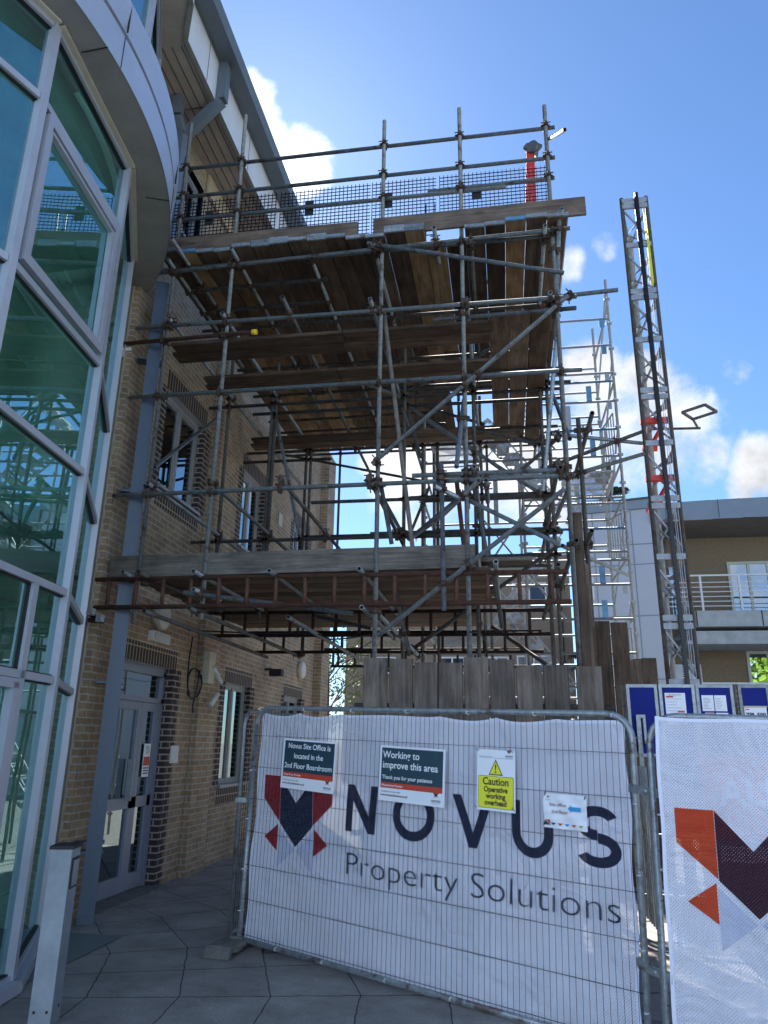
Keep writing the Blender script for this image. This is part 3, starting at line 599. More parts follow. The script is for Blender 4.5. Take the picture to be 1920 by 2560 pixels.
d3.build('downpipe', gutter_m, office)
# ================================================================ THINGS ON THE WALL
def wall_light(y, z, label):
    t = root('wall_light', (XW, y, z), label, 'wall light', None)
    n = 24; m = MB(); b = MB()
    m.tube((XW+.002, y, z), (XW+.10, y, z), .17, n, open_=False)
    m.build('rim', cream, t)
    vs = []; 
    for k in range(5):
        rr = .155*math.cos(k/4*1.35); xx = XW+.10+.035*math.sin(k/4*1.35)
        vs.append([(xx, y+rr*math.cos(2*math.pi*i/n), z+rr*math.sin(2*math.pi*i/n)) for i in range(n)])
    fl = [v for r_ in vs for v in r_]; b.faces(fl, [(k*n+i, k*n+(i+1) % n, (k+1)*n+(i+1) % n, (k+1)*n+i) for k in range(4) for i in range(n)]+[tuple(4*n+i for i in range(n))], True)
    b.build('diffuser', whitepl, t)
wall_light(8.52, 3.12, 'round cream bulkhead light on brick beside the blue downpipe above the door')
wall_light(15.1, 3.1, 'round bulkhead light far along the brick wall near its end')
t = root('emergency_light', (XW, 8.55, 2.87), 'long white emergency light box above the dark brick door lintel', 'light fitting')
MB().box((XW+.002, 8.33, 2.80), (XW+.07, 8.80, 2.92)).build('housing', whitepl, t); MB().box((XW+.07, 8.36, 2.815), (XW+.088, 8.77, 2.905)).build('diffuser', mat('clear_diffuser', (.5, .52, .5), .2), t)
t = root('socket_box', (XW, 9.95, 2.6), 'cream site power box with hanging plugs on the brick pilaster', 'power box')
MB().box((-4.108, 9.86, 2.42), (-4.02, 10.08, 2.85)).build('housing', cream, t)
pl = MB()
for a_, b_ in (((-4.03, 10.02, 2.66), (-4.0, 10.12, 2.56)), ((-4.0, 10.12, 2.56), (-3.96, 10.2, 2.44)), ((-3.98, 10.16, 2.30), (-4.02, 10.02, 2.12))): pl.tube(a_, b_, .035, 10, open_=False)
pl.build('plug', whitepl, t)
cr_pts = [(-4.10, 9.62+.17*math.cos(k*.42)+.006*k/8, 2.36+.22*math.sin(k*.42)) for k in range(46)]
t = tag(MB().path([(-4.15, 9.52, 3.0), (-4.13, 9.46, 2.9), (-4.12, 9.40, 2.7), (-4.11, 9.385, 2.40)]+[(-4.10-.004*(k % 7), 9.62+.235*math.cos(math.pi-k*.42), 2.40+.20*math.sin(math.pi-k*.42)) for k in range(36)]+[(-4.11, 9.64, 2.10), (-4.11, 9.66, 2.02)], .011, 7).build('cable_coil', cable_m), 'black cable hung in a loop on brick beside the cream power box', 'cable')
t = tag(MB().box((XW+.003, 9.26, 1.39), (XW+.02, 9.48, 1.60)).build('blank_plate', whitepl), 'blank white plate screwed to brick right of the glazed door', 'wall plate')
t = tag(MB().box((XW+.003, 10.02, 4.78), (XW+.012, 10.2, 5.02)).build('paper_notice', whitepl), 'small white notice on the upper brick wall between two windows', 'notice')
t = root('security_camera', (XW, 12.9, 2.9), 'small black camera on a bracket under the boarded platform', 'camera')
MB().box((XW, 12.86, 2.88), (XW+.12, 12.92, 2.92)).build('bracket', rubber, t); MB().box((XW+.1, 12.8, 2.78), (XW+.32, 12.96, 2.90)).build('housing', rubber, t)
t = tag(MB().box((XW+.003, 13.1, 5.65), (XW+.02, 13.32, 5.9)).build('air_vent', cream), 'cream louvred vent on the upper brick wall', 'vent')
# ================================================================ BOLLARD
t = root('light_bollard', (-2.84, 4.84, 0), 'silver square post bollard with black cap beside the curved glazing', 'bollard')
bM = Matrix.Translation((-2.84, 4.84, 0)) @ Matrix.Rotation(R(14), 4, 'Z')
def bx(a, b_): 
    m = MB().box(a, b_); m.v = [tuple(bM @ Vector(p)) for p in m.v]; return m
p_ = bx((-.065, -.09, 0), (.065, .09, .985)); p_.build('post', mat('bollard_aluminium', (.25, .295, .325), .45, .25, 5, .2, .15, 40), t)
bx((-.075, -.10, .985), (.075, .10, 1.005)).build('cap', rubber, t)
bx((.055, .03, .08), (.068, .045, .095)).build('screw', rubber, t); bx((-.045, -.092, .08), (-.03, -.088, .095)).build('screw', rubber, t); bx((.03, -.092, .08), (.045, -.088, .095)).build('screw', rubber, t)
bx((.065, -.065, .75), (.073, .065, .93)).build('lens_frame', rubber, t); bx((.073, -.052, .765), (.077, .052, .915)).build('lens', mat('lens_grey', (.2, .24, .28), .3), t)
# ================================================================ FENCE PANELS AND BANNERS
def fence(name, o, d, length, label, sag, cols, tilt=.027, top=1.955, bottom=.085):
    d = Vector((*d, 0)).normalized(); n = Vector((-d.y, d.x, 0))     # n points away from the camera
    Mx = Matrix.Identity(4)
    for i in range(3): Mx[i][0], Mx[i][1], Mx[i][2], Mx[i][3] = d[i], n[i], (0, 0, 1)[i], (o[0], o[1], 0)[i]
    Mx = Mx @ Matrix.Rotation(math.atan(tilt), 4, 'Y')
    e = bpy.data.objects.new(name, None); COL.objects.link(e); e.matrix_world = Mx; tag(e, label, 'fence')
    L_ = length; r = .021; rc = .16
    fr = MB(); 
    pts = [(0, 0, bottom)]+[(0, 0, top-rc)]+[(rc-rc*math.cos(R(a)), 0, top-rc+rc*math.sin(R(a))) for a in range(0, 91, 15)]+[(L_-rc+rc*math.sin(R(a)), 0, top-rc+rc*math.cos(R(a))) for a in range(0, 91, 15)]+[(L_, 0, bottom)]
    fr.path(pts, r, 10); fr.path([(0, 0, bottom), (L_, 0, bottom)], r, 10)
    for x in (0, L_): fr.path([(x, 0, bottom), (x, 0, .03)], r*1.0, 10)
    fr.build('frame', galv, e)
    wi = MB(); k = .06
    while k < L_-.02:
        wi.bar((k, -.012, bottom+.02), (k+.004*math.sin(k*9), -.012, top-.02), .0023, .0023, up=(0, 1, 0)); k += .0425
    for z in [top-.24-i*.264 for i in range(7)]: wi.bar((0, -.016, z), (L_, -.016, z), .0034, .0034)
    wi.build('wire_mesh', rubber, e)
    return e, Mx
FL = 3.42
uo = Vector((-2.15, 6.65, 0)); du = Vector((.8817, -.4719, 0))
f1, M1 = fence('site_fence', (uo-du*.14).to_tuple()[:2], (.8817, -.4719), FL, 'left mesh fence panel with rounded top corner carrying the grey lettered banner', 0, None)
def wave(p, seed=0):
    """sag and billow of a banner tied inside a fence frame"""
    x, z = p.x, p.z
    w = .012*math.sin(x*2.3+z*1.7+seed)+.008*math.sin(x*5.1-z*2.9+seed)+.006*math.sin(z*7+x*3)
    return Vector((x, p.y+w, z))
def banner_sheet(name, x0, x1, z0, z1, ties, parent, seed=0, nx=84, nz=44):
    m = MB(); vs = []
    for j in range(nz+1):
        for i in range(nx+1):
            u, v = i/nx, j/nz; x = x0+(x1-x0)*u
            k = abs(((u*ties) % 1)-.5)*2; top = z1-(.03 if seed < 1 else .012)*(1-k**2)*(.5+.5*math.sin(u*11+seed)); ed = (.016 if seed < 1 else .006)*math.sin(v*9+seed)**2
            z = z0+(top-z0)*v
            x = x+ed*(1 if u < .5 else -1)*max(0, 1-min(u, 1-u)*12)
            vs.append(wave(Vector((x, .03, z)), seed))
    m.faces(vs, [(j*(nx+1)+i, j*(nx+1)+i+1, (j+1)*(nx+1)+i+1, (j+1)*(nx+1)+i) for j in range(nz) for i in range(nx)], True)
    o = _b(m, name, bann); o.data.uv_layers.new(name='UVMap')
    for l in o.data.loops: c = o.data.vertices[l.vertex_index].co; o.data.uv_layers[0].data[l.index].uv = (c.x, c.z)
    return o, vs, nx, nz
def flat_piece(name, poly, m, parent, y=-.005, seed=0, step=.04, base=.03):
    bm = bmesh.new(); vs = [bm.verts.new((x, base+y, z)) for x, z in poly]; bm.faces.new(vs)
    for ax in (0, 2):
        lo_, hi_ = min(v.co[ax] for v in bm.verts), max(v.co[ax] for v in bm.verts); k = lo_+step
        while k < hi_:
            co = [0, 0, 0]; co[ax] = k; no = [0, 0, 0]; no[ax] = 1
            bmesh.ops.bisect_plane(bm, geom=bm.verts[:]+bm.edges[:]+bm.faces[:], plane_co=co, plane_no=no); k += step
    bmesh.ops.triangulate(bm, faces=bm.faces[:])
    for v in bm.verts: v.co = wave(v.co, seed)
    me = bpy.data.meshes.new(name); bm.to_mesh(me); bm.free(); me.materials.append(m)
    ul = me.uv_layers.new(name='UVMap')
    for l in me.loops: c = me.vertices[l.vertex_index].co; ul.data[l.index].uv = (c.x, c.z)
    o = bpy.data.objects.new(name, me); COL.objects.link(o); o.parent = parent; return o
def emblem(parent, x0, z0, w, h, seed, cols, nm='emblem', y=-.005, base=.03, step=.04, fn=None):
    """folded-paper bird emblem: red wings, dark body, grey shadows"""
    a, b_, c, g = cols
    P = lambda *l: [(x0+u*w, z0+v*h) for u, v in l]
    S = [(P((0, 1), (.26, 1), (.26, .5), (0, .74)), a), (P((.74, 1), (1, 1), (1, .74), (.74, .5)), a),
         (P((.265, 1), (.5, .72), (.735, 1), (.735, .49), (.5, .25), (.265, .49)), b_),
         (P((.245, .47), (.245, .18), (.05, .32)), c), (P((.755, .47), (.755, .18), (.95, .32)), c),
         (P((.255, .44), (.49, .21), (.25, 0)), g), (P((.745, .44), (.51, .21), (.75, 0)), g)]
    for poly, m in S:
        if m is None: continue
        (fn or flat_piece)(nm, poly, m, parent, y=y, seed=seed, step=step, base=base)
b1, vs1, nx, nz = banner_sheet('banner', .03, FL-.04, .07, 1.915, 7, None, 0)
b1.matrix_world = M1; tag(b1, 'white mesh banner on the left fence with large dark lettering and red and navy emblem', 'banner')
def hem(vs, nx, nz, parent):
    h = MB()
    def strip(idx, off):
        for a_, b_ in zip(idx[:-1], idx[1:]):
            p, q = Vector(vs[a_]), Vector(vs[b_]); h.face([p+Vector((0, -.006, 0)), q+Vector((0, -.006, 0)), q+Vector(off)+Vector((0, -.006, 0)), p+Vector(off)+Vector((0, -.006, 0))], True)
    strip([nz*(nx+1)+i for i in range(nx+1)], (0, 0, -.022)); strip([j*(nx+1) for j in range(nz+1)], (.022, 0, 0)); strip([j*(nx+1)+nx for j in range(nz+1)], (-.022, 0, 0))
    h.build('hem', hem_m, parent)
hem(vs1, nx, nz, b1)
X0 = .14      # u offset between surveyed and local coordinates
emblem(b1, 0+X0-.005, .665, .80, .725, 0, (inks['red'], inks['navy'], inks['red'], inks['grey']))
BL, CHT = 1.03, .345; st = .068
fp = lambda nm, poly: flat_piece(nm, [(x+X0, z+BL) for x, z in poly], inks['navy'], b1)
fp('letter', [(.948, 0), (1.016, 0), (1.016, .225), (1.182, 0), (1.25, 0), (1.25, CHT), (1.182, CHT), (1.182, .12), (1.016, CHT), (.948, CHT)])
def arcpts(cx, cz, rx, rz, a0, a1, n=22): return [(cx+rx*math.cos(R(a0+(a1-a0)*i/n)), cz+rz*math.sin(R(a0+(a1-a0)*i/n))) for i in range(n+1)]
def stroke(cx, cz, r1, r2, a0, a1, n=22):
    return arcpts(cx, cz, r1[0], r1[1], a0, a1, n)+arcpts(cx, cz, r2[0], r2[1], a1, a0, n)
for a0 in (0, 90, 180, 270): fp('letter', stroke(1.592, .172, (.183, .182), (.118, .115), a0, a0+90, 10))
fp('letter', [(1.925, CHT), (1.997, CHT), (2.092, .10), (2.187, CHT), (2.259, CHT), (2.125, 0), (2.059, 0)])
fp('letter', [(2.405, CHT)]+arcpts(2.56, .145, .155, .153, 180, 360, 20)+[(2.715, CHT), (2.648, CHT)]+arcpts(2.56, .145, .088, .088, 360, 180, 20)+[(2.472, CHT)])
S_top = stroke(3.015, .252, (.143, .102), (.076, .042), 25, 270, 20); S_bot = stroke(3.015, .092, (.15, .102), (.083, .040), 205, 449, 20)
fp('letter', S_top); fp('letter', S_bot)
textmesh('lettering', 'Property Solutions', .232, inks['navy'], b1, .955+X0, .722, y=.020, bold=-.0035, sx=1.0, xf=lambda c: wave(c, 0))
lt = b1.children[-1]
_w = max(v.co.x for v in [o for o in b1.children if o.name.startswith('lettering')][0].data.vertices)
for v in [o for o in b1.children if o.name.startswith('lettering')][0].data.vertices: v.co.x = (.965+X0)+(v.co.x-(.965+X0))*((3.135+X0)-(.965+X0))/(_w-(.965+X0))
# cable ties and eyelets round banner 1
def tie(x, z, ang, parent_M, label, r=.034):
    m = MB(); pts = [(x+math.cos(a)*r*.35*math.cos(ang)-math.sin(a)*0, -.002+math.sin(a)*r, z+math.cos(a)*r*.35*math.sin(ang)) for a in [i*math.pi/6 for i in range(12)]]
    m.path(pts, .0035, 5, closed=True)
    o = _b(m, 'cable_tie', tie_m); o.matrix_world = parent_M; return tag(o, label, 'cable tie', 'white cable ties on the fence banners')
TOPX = [.05, .59, 1.12, 1.67, 2.22, 2.75, 3.3]
def ties_for(Mx, L_, side, xs, zs, bottoms):
    for x in xs: tie(x, 1.945, math.pi/2, Mx, 'white cable tie over the top rail of the %s fence panel' % side)
    for z in zs:
        tie(0.0, z, 0, Mx, 'white cable tie round the left upright of the %s fence panel' % side); 
        if L_: tie(L_, z, 0, Mx, 'white cable tie round the right upright of the %s fence panel' % side)
    for x in bottoms: tie(x, .09, math.pi/2, Mx, 'white cable tie under the bottom rail of the %s fence panel' % side)
ties_for(M1, FL, 'left', TOPX, (.30, .62, 1.02, 1.42), (.45, .95, 1.55, 2.1, 2.7))
# second panel, to the right
D2 = Vector((1.4, -.35, 0)).normalized()
f2, M2 = fence('site_fence', (.90-.085*D2.x, 4.95-.085*D2.y), D2[:2], FL, 'right mesh fence panel carrying the banner with the orange and plum emblem', 0, None, tilt=.03, top=1.85, bottom=.06)
b2, vs2, nx, nz = banner_sheet('banner', .035, FL-.05, .04, 1.845, 7, None, 2.0)
b2.matrix_world = M2 @ Matrix.Translation((0, -.075, 0)); tag(b2, 'white mesh banner on the right fence panel with a large orange and plum emblem', 'banner')
hem(vs2, nx, nz, b2)
# emblem at surveyed size: x .12-.9, z .73-1.32
emblem(b2, .119, .605, .80, .725, 2.0, (inks['orange'], inks['plum'], inks['orange'], inks['grey']))
fp2 = lambda poly: flat_piece('letter', [(x+1.0-.948+.2, z+1.0) for x, z in poly], inks['navy'], b2, seed=2.0)
fp2([(.948, 0), (1.016, 0), (1.016, .225), (1.182, 0), (1.25, 0), (1.25, CHT), (1.182, CHT), (1.182, .12), (1.016, CHT), (.948, CHT)])
for x in (.09, .35, .9, 1.4): tie(x, 1.815, math.pi/2, M2 @ Matrix.Translation((0, -.012, 0)), 'white cable tie over the top rail of the right fence panel')
for z in (1.28, .98, .55): tie(.03, z, 0, M2, 'white cable tie round the left upright of the right fence panel', .034)
# couplers between the panels
for z, lab in ((1.42, 'upper'), (.45, 'lower')):
    p, q = M1 @ Vector((FL-.02, 0, z+.09)), M2 @ Vector((.02, 0, z)); q.z = p.z-.02
    d = (q-p).normalized(); m = MB(); m.bar(p-d*.03-Vector((0, .022, 0)), q+d*.03-Vector((0, .022, 0)), .006, .05); m.bar(p-d*.03+Vector((0, .022, 0)), q+d*.03+Vector((0, .022, 0)), .006, .05)
    m.tube((p+q)/2-Vector((0, .045, 0)), (p+q)/2+Vector((0, .03, 0)), .009, 8, open_=False)
    tag(m.build('fence_clamp', galv), '%s steel clamp joining the two fence uprights' % lab, 'clamp')
# returning fence at the left corner: two uprights seen side by side
f3o = M1 @ Vector((-.055, -.02, 0)); 
f3 = root('site_fence', (f3o.x, f3o.y, 0), 'edge-on mesh fence running back from the left corner of the bannered fence', 'fence')
dd3 = Vector((.10, .995, 0)).normalized(); A3 = Vector((f3o.x-.02, f3o.y-.01, 0)); B3 = A3+dd3*2.2
m = MB(); rc = .14
m.path([A3+Vector((0, 0, .03)), A3+Vector((0, 0, 1.93-rc))]+[A3+dd3*(rc-rc*math.cos(R(a)))+Vector((0, 0, 1.93-rc+rc*math.sin(R(a)))) for a in range(0, 91, 15)]+[B3-dd3*.02+Vector((0, 0, 1.93)), B3+Vector((0, 0, 1.8)), B3+Vector((0, 0, .05))], .019, 10)
m.path([A3+Vector((0, 0, .12)), B3+Vector((0, 0, .12))], .017, 10); m.build('frame', galv, f3)
m = MB(); k = .05
while k < 2.15:
    p = A3+dd3*k; m.bar(p+Vector((0, 0, .12)), p+Vector((0, 0, 1.9)), .003); k += .0425
for i in range(7): m.bar(A3+Vector((0, 0, .3+i*.264)), B3+Vector((0, 0, .3+i*.264)), .004)
m.build('wire_mesh', rubber, f3)
m = MB(); p = A3+Vector((.03, -.015, 1.17)); m.obox(p, (.05, .0, 0), (0, .03, 0), (0, 0, .02)); m.tube(p-Vector((0, .06, 0)), p+Vector((0, .04, 0)), .009, 8, open_=False)
tag(m.build('fence_clamp', galv), 'small steel clamp on the left corner fence uprights', 'clamp')
# feet
def foot(c, ang, label):
    m = MB(); prof = [(-.35, 0), (-.30, 0), (-.27, .045), (.27, .045), (.30, 0), (.35, 0), (.34, .065), (.30, .088), (-.30, .088), (-.34, .065)]
    m.prism([(x, -.115, z) for x, z in prof], (0, .23, 0))
    for x in (-.18, .18): m.box((x-.05, -.119, .03), (x+.05, .119, .06))
    m.box((-.05, -.06, .08), (.05, .06, .105))
    o = m.build('concrete_foot', conc); o.location = c; o.rotation_euler = (0, 0, ang); 
    md = o.modifiers.new('b', 'BEVEL'); md.width = .012; md.segments = 2
    return tag(o, label, 'fence foot')
ft = M1 @ Vector((.02, 0, 0)); foot((ft.x-.03, ft.y+.02, 0), R(80), 'worn concrete block holding the left corner of the fence')
ft = M1 @ Vector((FL+.04, 0, 0)); foot((ft.x, ft.y, 0), R(65), 'concrete block under the joint between the two fence panels')
ft = M1 @ Vector((.5, 0, 0)); o = tag(MB().prism([(x, -.1, z) for x, z in ((-.3, 0), (.3, 0), (.27, .1), (-.27, .1))], (0, .2, 0)).build('rubber_foot', rubber), 'dark rubber fence foot lying behind the concrete block', 'fence foot'); o.location = (ft.x+.05, ft.y+.36, 0); o.rotation_euler = (0, 0, R(20))
# ================================================================ SIGNS
def sign_root(name, x, z, rot, label, yoff=-.03):
    e = bpy.data.objects.new(name, None); COL.objects.link(e)
    e.matrix_world = M1 @ Matrix.Translation((x+X0, yoff, z+.027*x)) @ Matrix.Rotation(R(rot), 4, 'Y')
    return tag(e, label, 'sign')
def plate(nm, x0, z0, x1, z1, m, parent, y=0, t=.004):
    return MB().box((x0, y-t, z0), (x1, y, z1)).build(nm, m, parent)
def fpart(name, poly, m, parent, y=0, seed=0, step=0, base=0):
    me = bpy.data.meshes.new(name); me.from_pydata([(x, y, z) for x, z in poly], [], [tuple(range(len(poly)))]); me.materials.append(m)
    o = bpy.data.objects.new(name, me); COL.objects.link(o); o.parent = parent; return o
def mini_logo(s, x, z, k=1.0, txt=True):
    emblem(s, x, z, .042*k, .045*k, 0, (p_red, p_blk, p_red, None), nm='emblem', y=-.0062, fn=fpart)
    if txt:
        textmesh('lettering', 'NOVUS', .020*k, p_ink, s, x+.021*k, z-.020*k, y=-.0062, align='CENTER', bold=.0006, sx=1.15)
        textmesh('lettering', 'Property Solutions', .0085*k, p_ink, s, x+.021*k, z-.031*k, y=-.0062, align='CENTER')
def infosign(s, lines, tag_line):
    plate('panel', 0, 0, .6, .4, paper, s)
    plate('print', .018, .115, .582, .385, p_dark, s, -.004, .001)
    plate('print', .018, .093, .582, .133, p_red, s, -.0045, .0012)
    for txt, size, x, z, al, b_ in lines: textmesh('lettering', txt, size, p_white, s, x, z, y=-.0064, align=al, bold=b_)
    textmesh('lettering', tag_line, .022, p_white, s, .03, .105, y=-.0064, bold=.0005)
    textmesh('lettering', 'To find out more, visit', .020, p_ink, s, .022, .062, y=-.0064)
    textmesh('lettering', 'www.novussolutions.co.uk', .0235, p_brown, s, .022, .036, y=-.0064, bold=.0005)
    mini_logo(s, .505, .052, 1.05)
s = sign_root('office_sign', .246, 1.298, 1.2, 'leftmost sign on the banner, teal and white, about the site office in the boardroom')
infosign(s, [('Novus Site Office is', .0600, .3, .325, 'CENTER', .0008), ('located in the', .0600, .3, .245, 'CENTER', .0008), ('2nd Floor Boardroom', .0600, .3, .165, 'CENTER', .0008)], 'Proud of our Promise')
s = sign_root('works_sign', 1.30, 1.253, .8, 'teal and white sign on the banner reading Working to improve this area')
infosign(s, [('Working to', .072, .03, .312, 'LEFT', .001), ('improve this area', .072, .03, .237, 'LEFT', .001), ('Thank you for your patience', .0400, .03, .158, 'LEFT', .0006)], 'Proud of our Promise')
s = sign_root('caution_sign', 2.168, 1.238, .6, 'white and yellow caution sign on the banner about an operative working overhead')
plate('panel', 0, 0, .3, .4, paper, s)
def rrect(x0, z0, x1, z1, r): return [(x, z) for cx, cz, a0 in ((x1-r, z1-r, 0), (x0+r, z1-r, 90), (x0+r, z0+r, 180), (x1-r, z0+r, 270)) for x, z in [(cx+r*math.cos(R(a0+i*22.5)), cz+r*math.sin(R(a0+i*22.5))) for i in range(5)]]
fpart('print', rrect(.012, .016, .288, .226, .012), p_blk, s, -.0050); fpart('print', rrect(.015, .019, .285, .223, .01), p_yel, s, -.0056)
fpart('triangle', [(.15-.056, .232), (.15+.056, .232), (.15, .338)], p_blk, s, -.0050); fpart('triangle', [(.15-.046, .239), (.15+.046, .239), (.15, .324)], p_yel, s, -.0056)
fpart('mark', [(.144, .303), (.156, .303), (.153, .265), (.147, .265)], p_blk, s, -.0062); fpart('mark', arcpts(.15, .253, .0062, .0062, 0, 345, 14), p_blk, s, -.0062)
for txt, size, z in (('Caution', .068, .168), ('Operative', .049, .122), ('working', .049, .079), ('overhead', .049, .036)):
    textmesh('lettering', txt, size, p_blk, s, .15, z, y=-.0062, align='CENTER', bold=.0017, sx=.93)
plate('print', .015, .3455, .288, .347, p_blk, s, -.004, .001)
textmesh('lettering', 'Working in partnership', .0105, p_ink, s, .018, .351, y=-.0055)
mini_logo(s, .238, .366+.006, .75)
s = sign_root('paper_sign', 2.672, 1.158, .5, 'creased white paper sign on the banner with a blue arrow reading Site office 2nd floor', -.03)
m = MB(); g = 14
vs = [Vector((i/g*.30, .004*math.sin(i*.9+j*.5)+.003*math.sin(j*1.7-i*.4), j/g*.212)) for j in range(g+1) for i in range(g+1)]
m.faces(vs, [(j*(g+1)+i, j*(g+1)+i+1, (j+1)*(g+1)+i+1, (j+1)*(g+1)+i) for j in range(g) for i in range(g)], True); m.build('sheet', paper, s)
textmesh('lettering', 'Site office', .030, p_brown, s, .045, .135, y=-.0095); textmesh('lettering', '2nd floor', .030, p_brown, s, .060, .092, y=-.0095)
fpart('arrow', [(.175, .128), (.198, .152), (.198, .140), (.262, .140), (.262, .114), (.198, .114), (.198, .104)], p_blue, s, -.0095)
emblem(s, .028, .178, .018, .018, 0, (p_red, p_blk, p_red, None), nm='emblem', y=-.0095, fn=fpart); textmesh('lettering', 'NOVUS', .011, p_ink, s, .037, .167, y=-.0095, align='CENTER')
fpart('print', [(.012, .018), (.05, .018), (.012, .05)], p_dark, s, -.0095); fpart('print', [(.05, .05), (.05, .02), (.022, .05)], p_red, s, -.0095)
for i, mm in enumerate((p_ink, p_red, p_blue, p_red, p_grn)): x = .055+i*.047; fpart('print', [(x, .034), (x+.036, .034), (x+.018, .018)], mm, s, -.0095)
# black ties holding the signs
tb = MB()
for x, z in ((2.183, 1.625), (2.455, 1.615), (2.172, 1.245), (2.468, 1.238), (2.685, 1.355), (2.96, 1.34), (2.675, 1.17), (2.98, 1.165)):
    p = Vector((x+X0, -.036, z+.027*x)); tb.bar(p, p+Vector((.012 if x % .3 > .15 else -.02, -.008, .022)), .006, .004)
o = _b(tb, 'sign_ties', rubber); o.matrix_world = M1; tag(o, 'black twisted ties holding the caution and paper signs to the wires', 'ties', kind='stuff')
# ================================================================ TUBE SCAFFOLD
scaf = root('tube_scaffold', (-1.5, 9, 0), 'weathered steel tube and coupler scaffold with boarded platforms standing against the brick building', 'scaffold')
TUBES = []      # (kind, a, b, material)
def T(kind, a, b, m=None): TUBES.append((kind, Vector(a), Vector(b), m or galv))
k5 = lambda x, y: (400+x*.3617, 250+y*.3617)
k6 = lambda x, y: (900+x*.3617, 250+y*.3617)
k7 = lambda x, y: (400+x*.3617, 750+y*.3617)
k8 = lambda x, y: (900+x*.3617, 750+y*.3617)
k9 = lambda x, y: (1000+x*.2411, 950+y*.2411)
k10 = lambda x, y: (1000+x*.2411, 1300+y*.2411)
k4 = lambda x, y: (800+x*.422, 1250+y*.422)
kq = lambda x, y: (1300+x*.2411, 1000+y*.2411)
def TP(kind, p, Yp, q, Yq, m=None): T(kind, at(*p, Yp), at(*q, Yq), m)
YF, Y2, Y3, Y4 = 7.2, 9.2, 11.05, 13.1
# standards
for x, z0, z1 in ((-3.81, 2.82, 9.36), (-3.07, 2.86, 9.39)): T('standard', (x, YF, z0), (x, YF, z1))
for x, z1 in ((-1.25, 9.04), (-.325, 9.10), (.69, 8.99)): T('standard', (x, YF, 0), (x, YF, z1))
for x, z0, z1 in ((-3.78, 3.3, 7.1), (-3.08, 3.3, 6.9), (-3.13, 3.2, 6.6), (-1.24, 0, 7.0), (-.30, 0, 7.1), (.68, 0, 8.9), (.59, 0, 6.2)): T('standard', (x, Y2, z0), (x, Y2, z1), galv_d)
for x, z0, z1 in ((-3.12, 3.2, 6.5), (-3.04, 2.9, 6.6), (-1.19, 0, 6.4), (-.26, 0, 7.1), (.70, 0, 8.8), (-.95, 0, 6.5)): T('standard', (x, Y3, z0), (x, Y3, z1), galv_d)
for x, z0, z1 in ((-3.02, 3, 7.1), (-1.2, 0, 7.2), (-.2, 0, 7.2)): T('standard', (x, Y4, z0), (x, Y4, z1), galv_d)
T('standard', (-1.28, Y3-.1, 6.45), (-1.28, Y3-.1, 7.2), galv_d); T('standard', (-.60, Y3, 6.5), (-.60, Y3, 7.2), galv_d)
T('standard', (.86, 7.45, 0), (.86, 7.45, 5.0), galv_d); T('standard', (.80, 7.62, 0), (.80, 7.62, 3.9), galv_d)
# front ledgers and guard rails (just behind / before the standards)
for x0, x1, z0, z1, y in ((-3.98, .80, 8.68, 8.70, YF+.05), (-3.98, .78, 8.24, 8.26, YF+.05), (-3.95, .20, 7.89, 7.91, YF+.05), (-.72, .76, 7.95, 7.97, YF+.05),
        (-4.0, .74, 7.17, 7.18, YF+.05), (-4.05, .88, 7.06, 7.30-.12, YF-.05), (-4.18, .90, 6.32, 6.30, YF-.05), (-.66, .90, 6.20, 6.22, YF+.05), (-4.15, .90, 5.41, 5.42, YF-.05),
        (-4.19, .70, 4.22, 4.25, YF-.05), (-.88, .62, 4.31, 4.31, YF-.06)):
    T('ledger', (x0, y, z0), (x1, y, z1))
T('ledger', (.5, 7.3, 6.40), (1.36, 7.3, 6.44))
T('ledger', (-4.36, 7.12, 6.10), (-2.72, 7.12, 6.13), rusty)
T('ledger', (-3.25, 7.12, 3.12), (-1.5, 7.35, 2.92)); T('ledger', (-3.1, 7.02, 3.13), (-3.04, 7.6, 3.13))
# inner ledgers
for x0, x1, y, z in ((-4.08, .9, Y2, 6.24), (-3.45, .9, Y2+.1, 6.15), (-4.16, .78, Y2, 4.24), (-1.7, .75, Y2+.1, 4.32), (-2.5, .8, Y2, 4.75), (-1.18, 1.0, Y2, 6.33),
        (-4.16, .9, Y3, 6.28), (-4.25, -2.7, Y3, 6.12), (-1.4, .85, Y3, 5.4), (-1.2, .9, Y3, 5.33), (-1.5, .8, Y3, 4.75), (-1.06, .75, Y3+.1, 4.85), (-3.1, .75, Y3, 4.8),
        (-4.0, .8, Y4, 5.35), (-1.8, .95, Y4, 6.1), (-4.1, .8, Y4, 7.05), (-1.0, .75, Y2, 3.95), (-.2, .75, Y3, 4.25), (-.3, .9, 10.4, 6.22), (-.3, .85, 8.6, 6.22)):
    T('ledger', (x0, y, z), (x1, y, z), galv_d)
# transoms under the top platform (X direction)
for x0, x1, y in ((-3.85, -2.0, 7.62), (-3.85, -2.1, 8.1), (-4.0, .6, 8.55), (-3.9, .7, 9.7), (-3.95, .3, 10.6), (-4.0, -.9, 11.6), (-4.0, -.9, 12.1), (-4.0, -1.0, 12.8)):
    T('transom', (x0, y, 7.10), (x1, y, 7.12), galv_d)
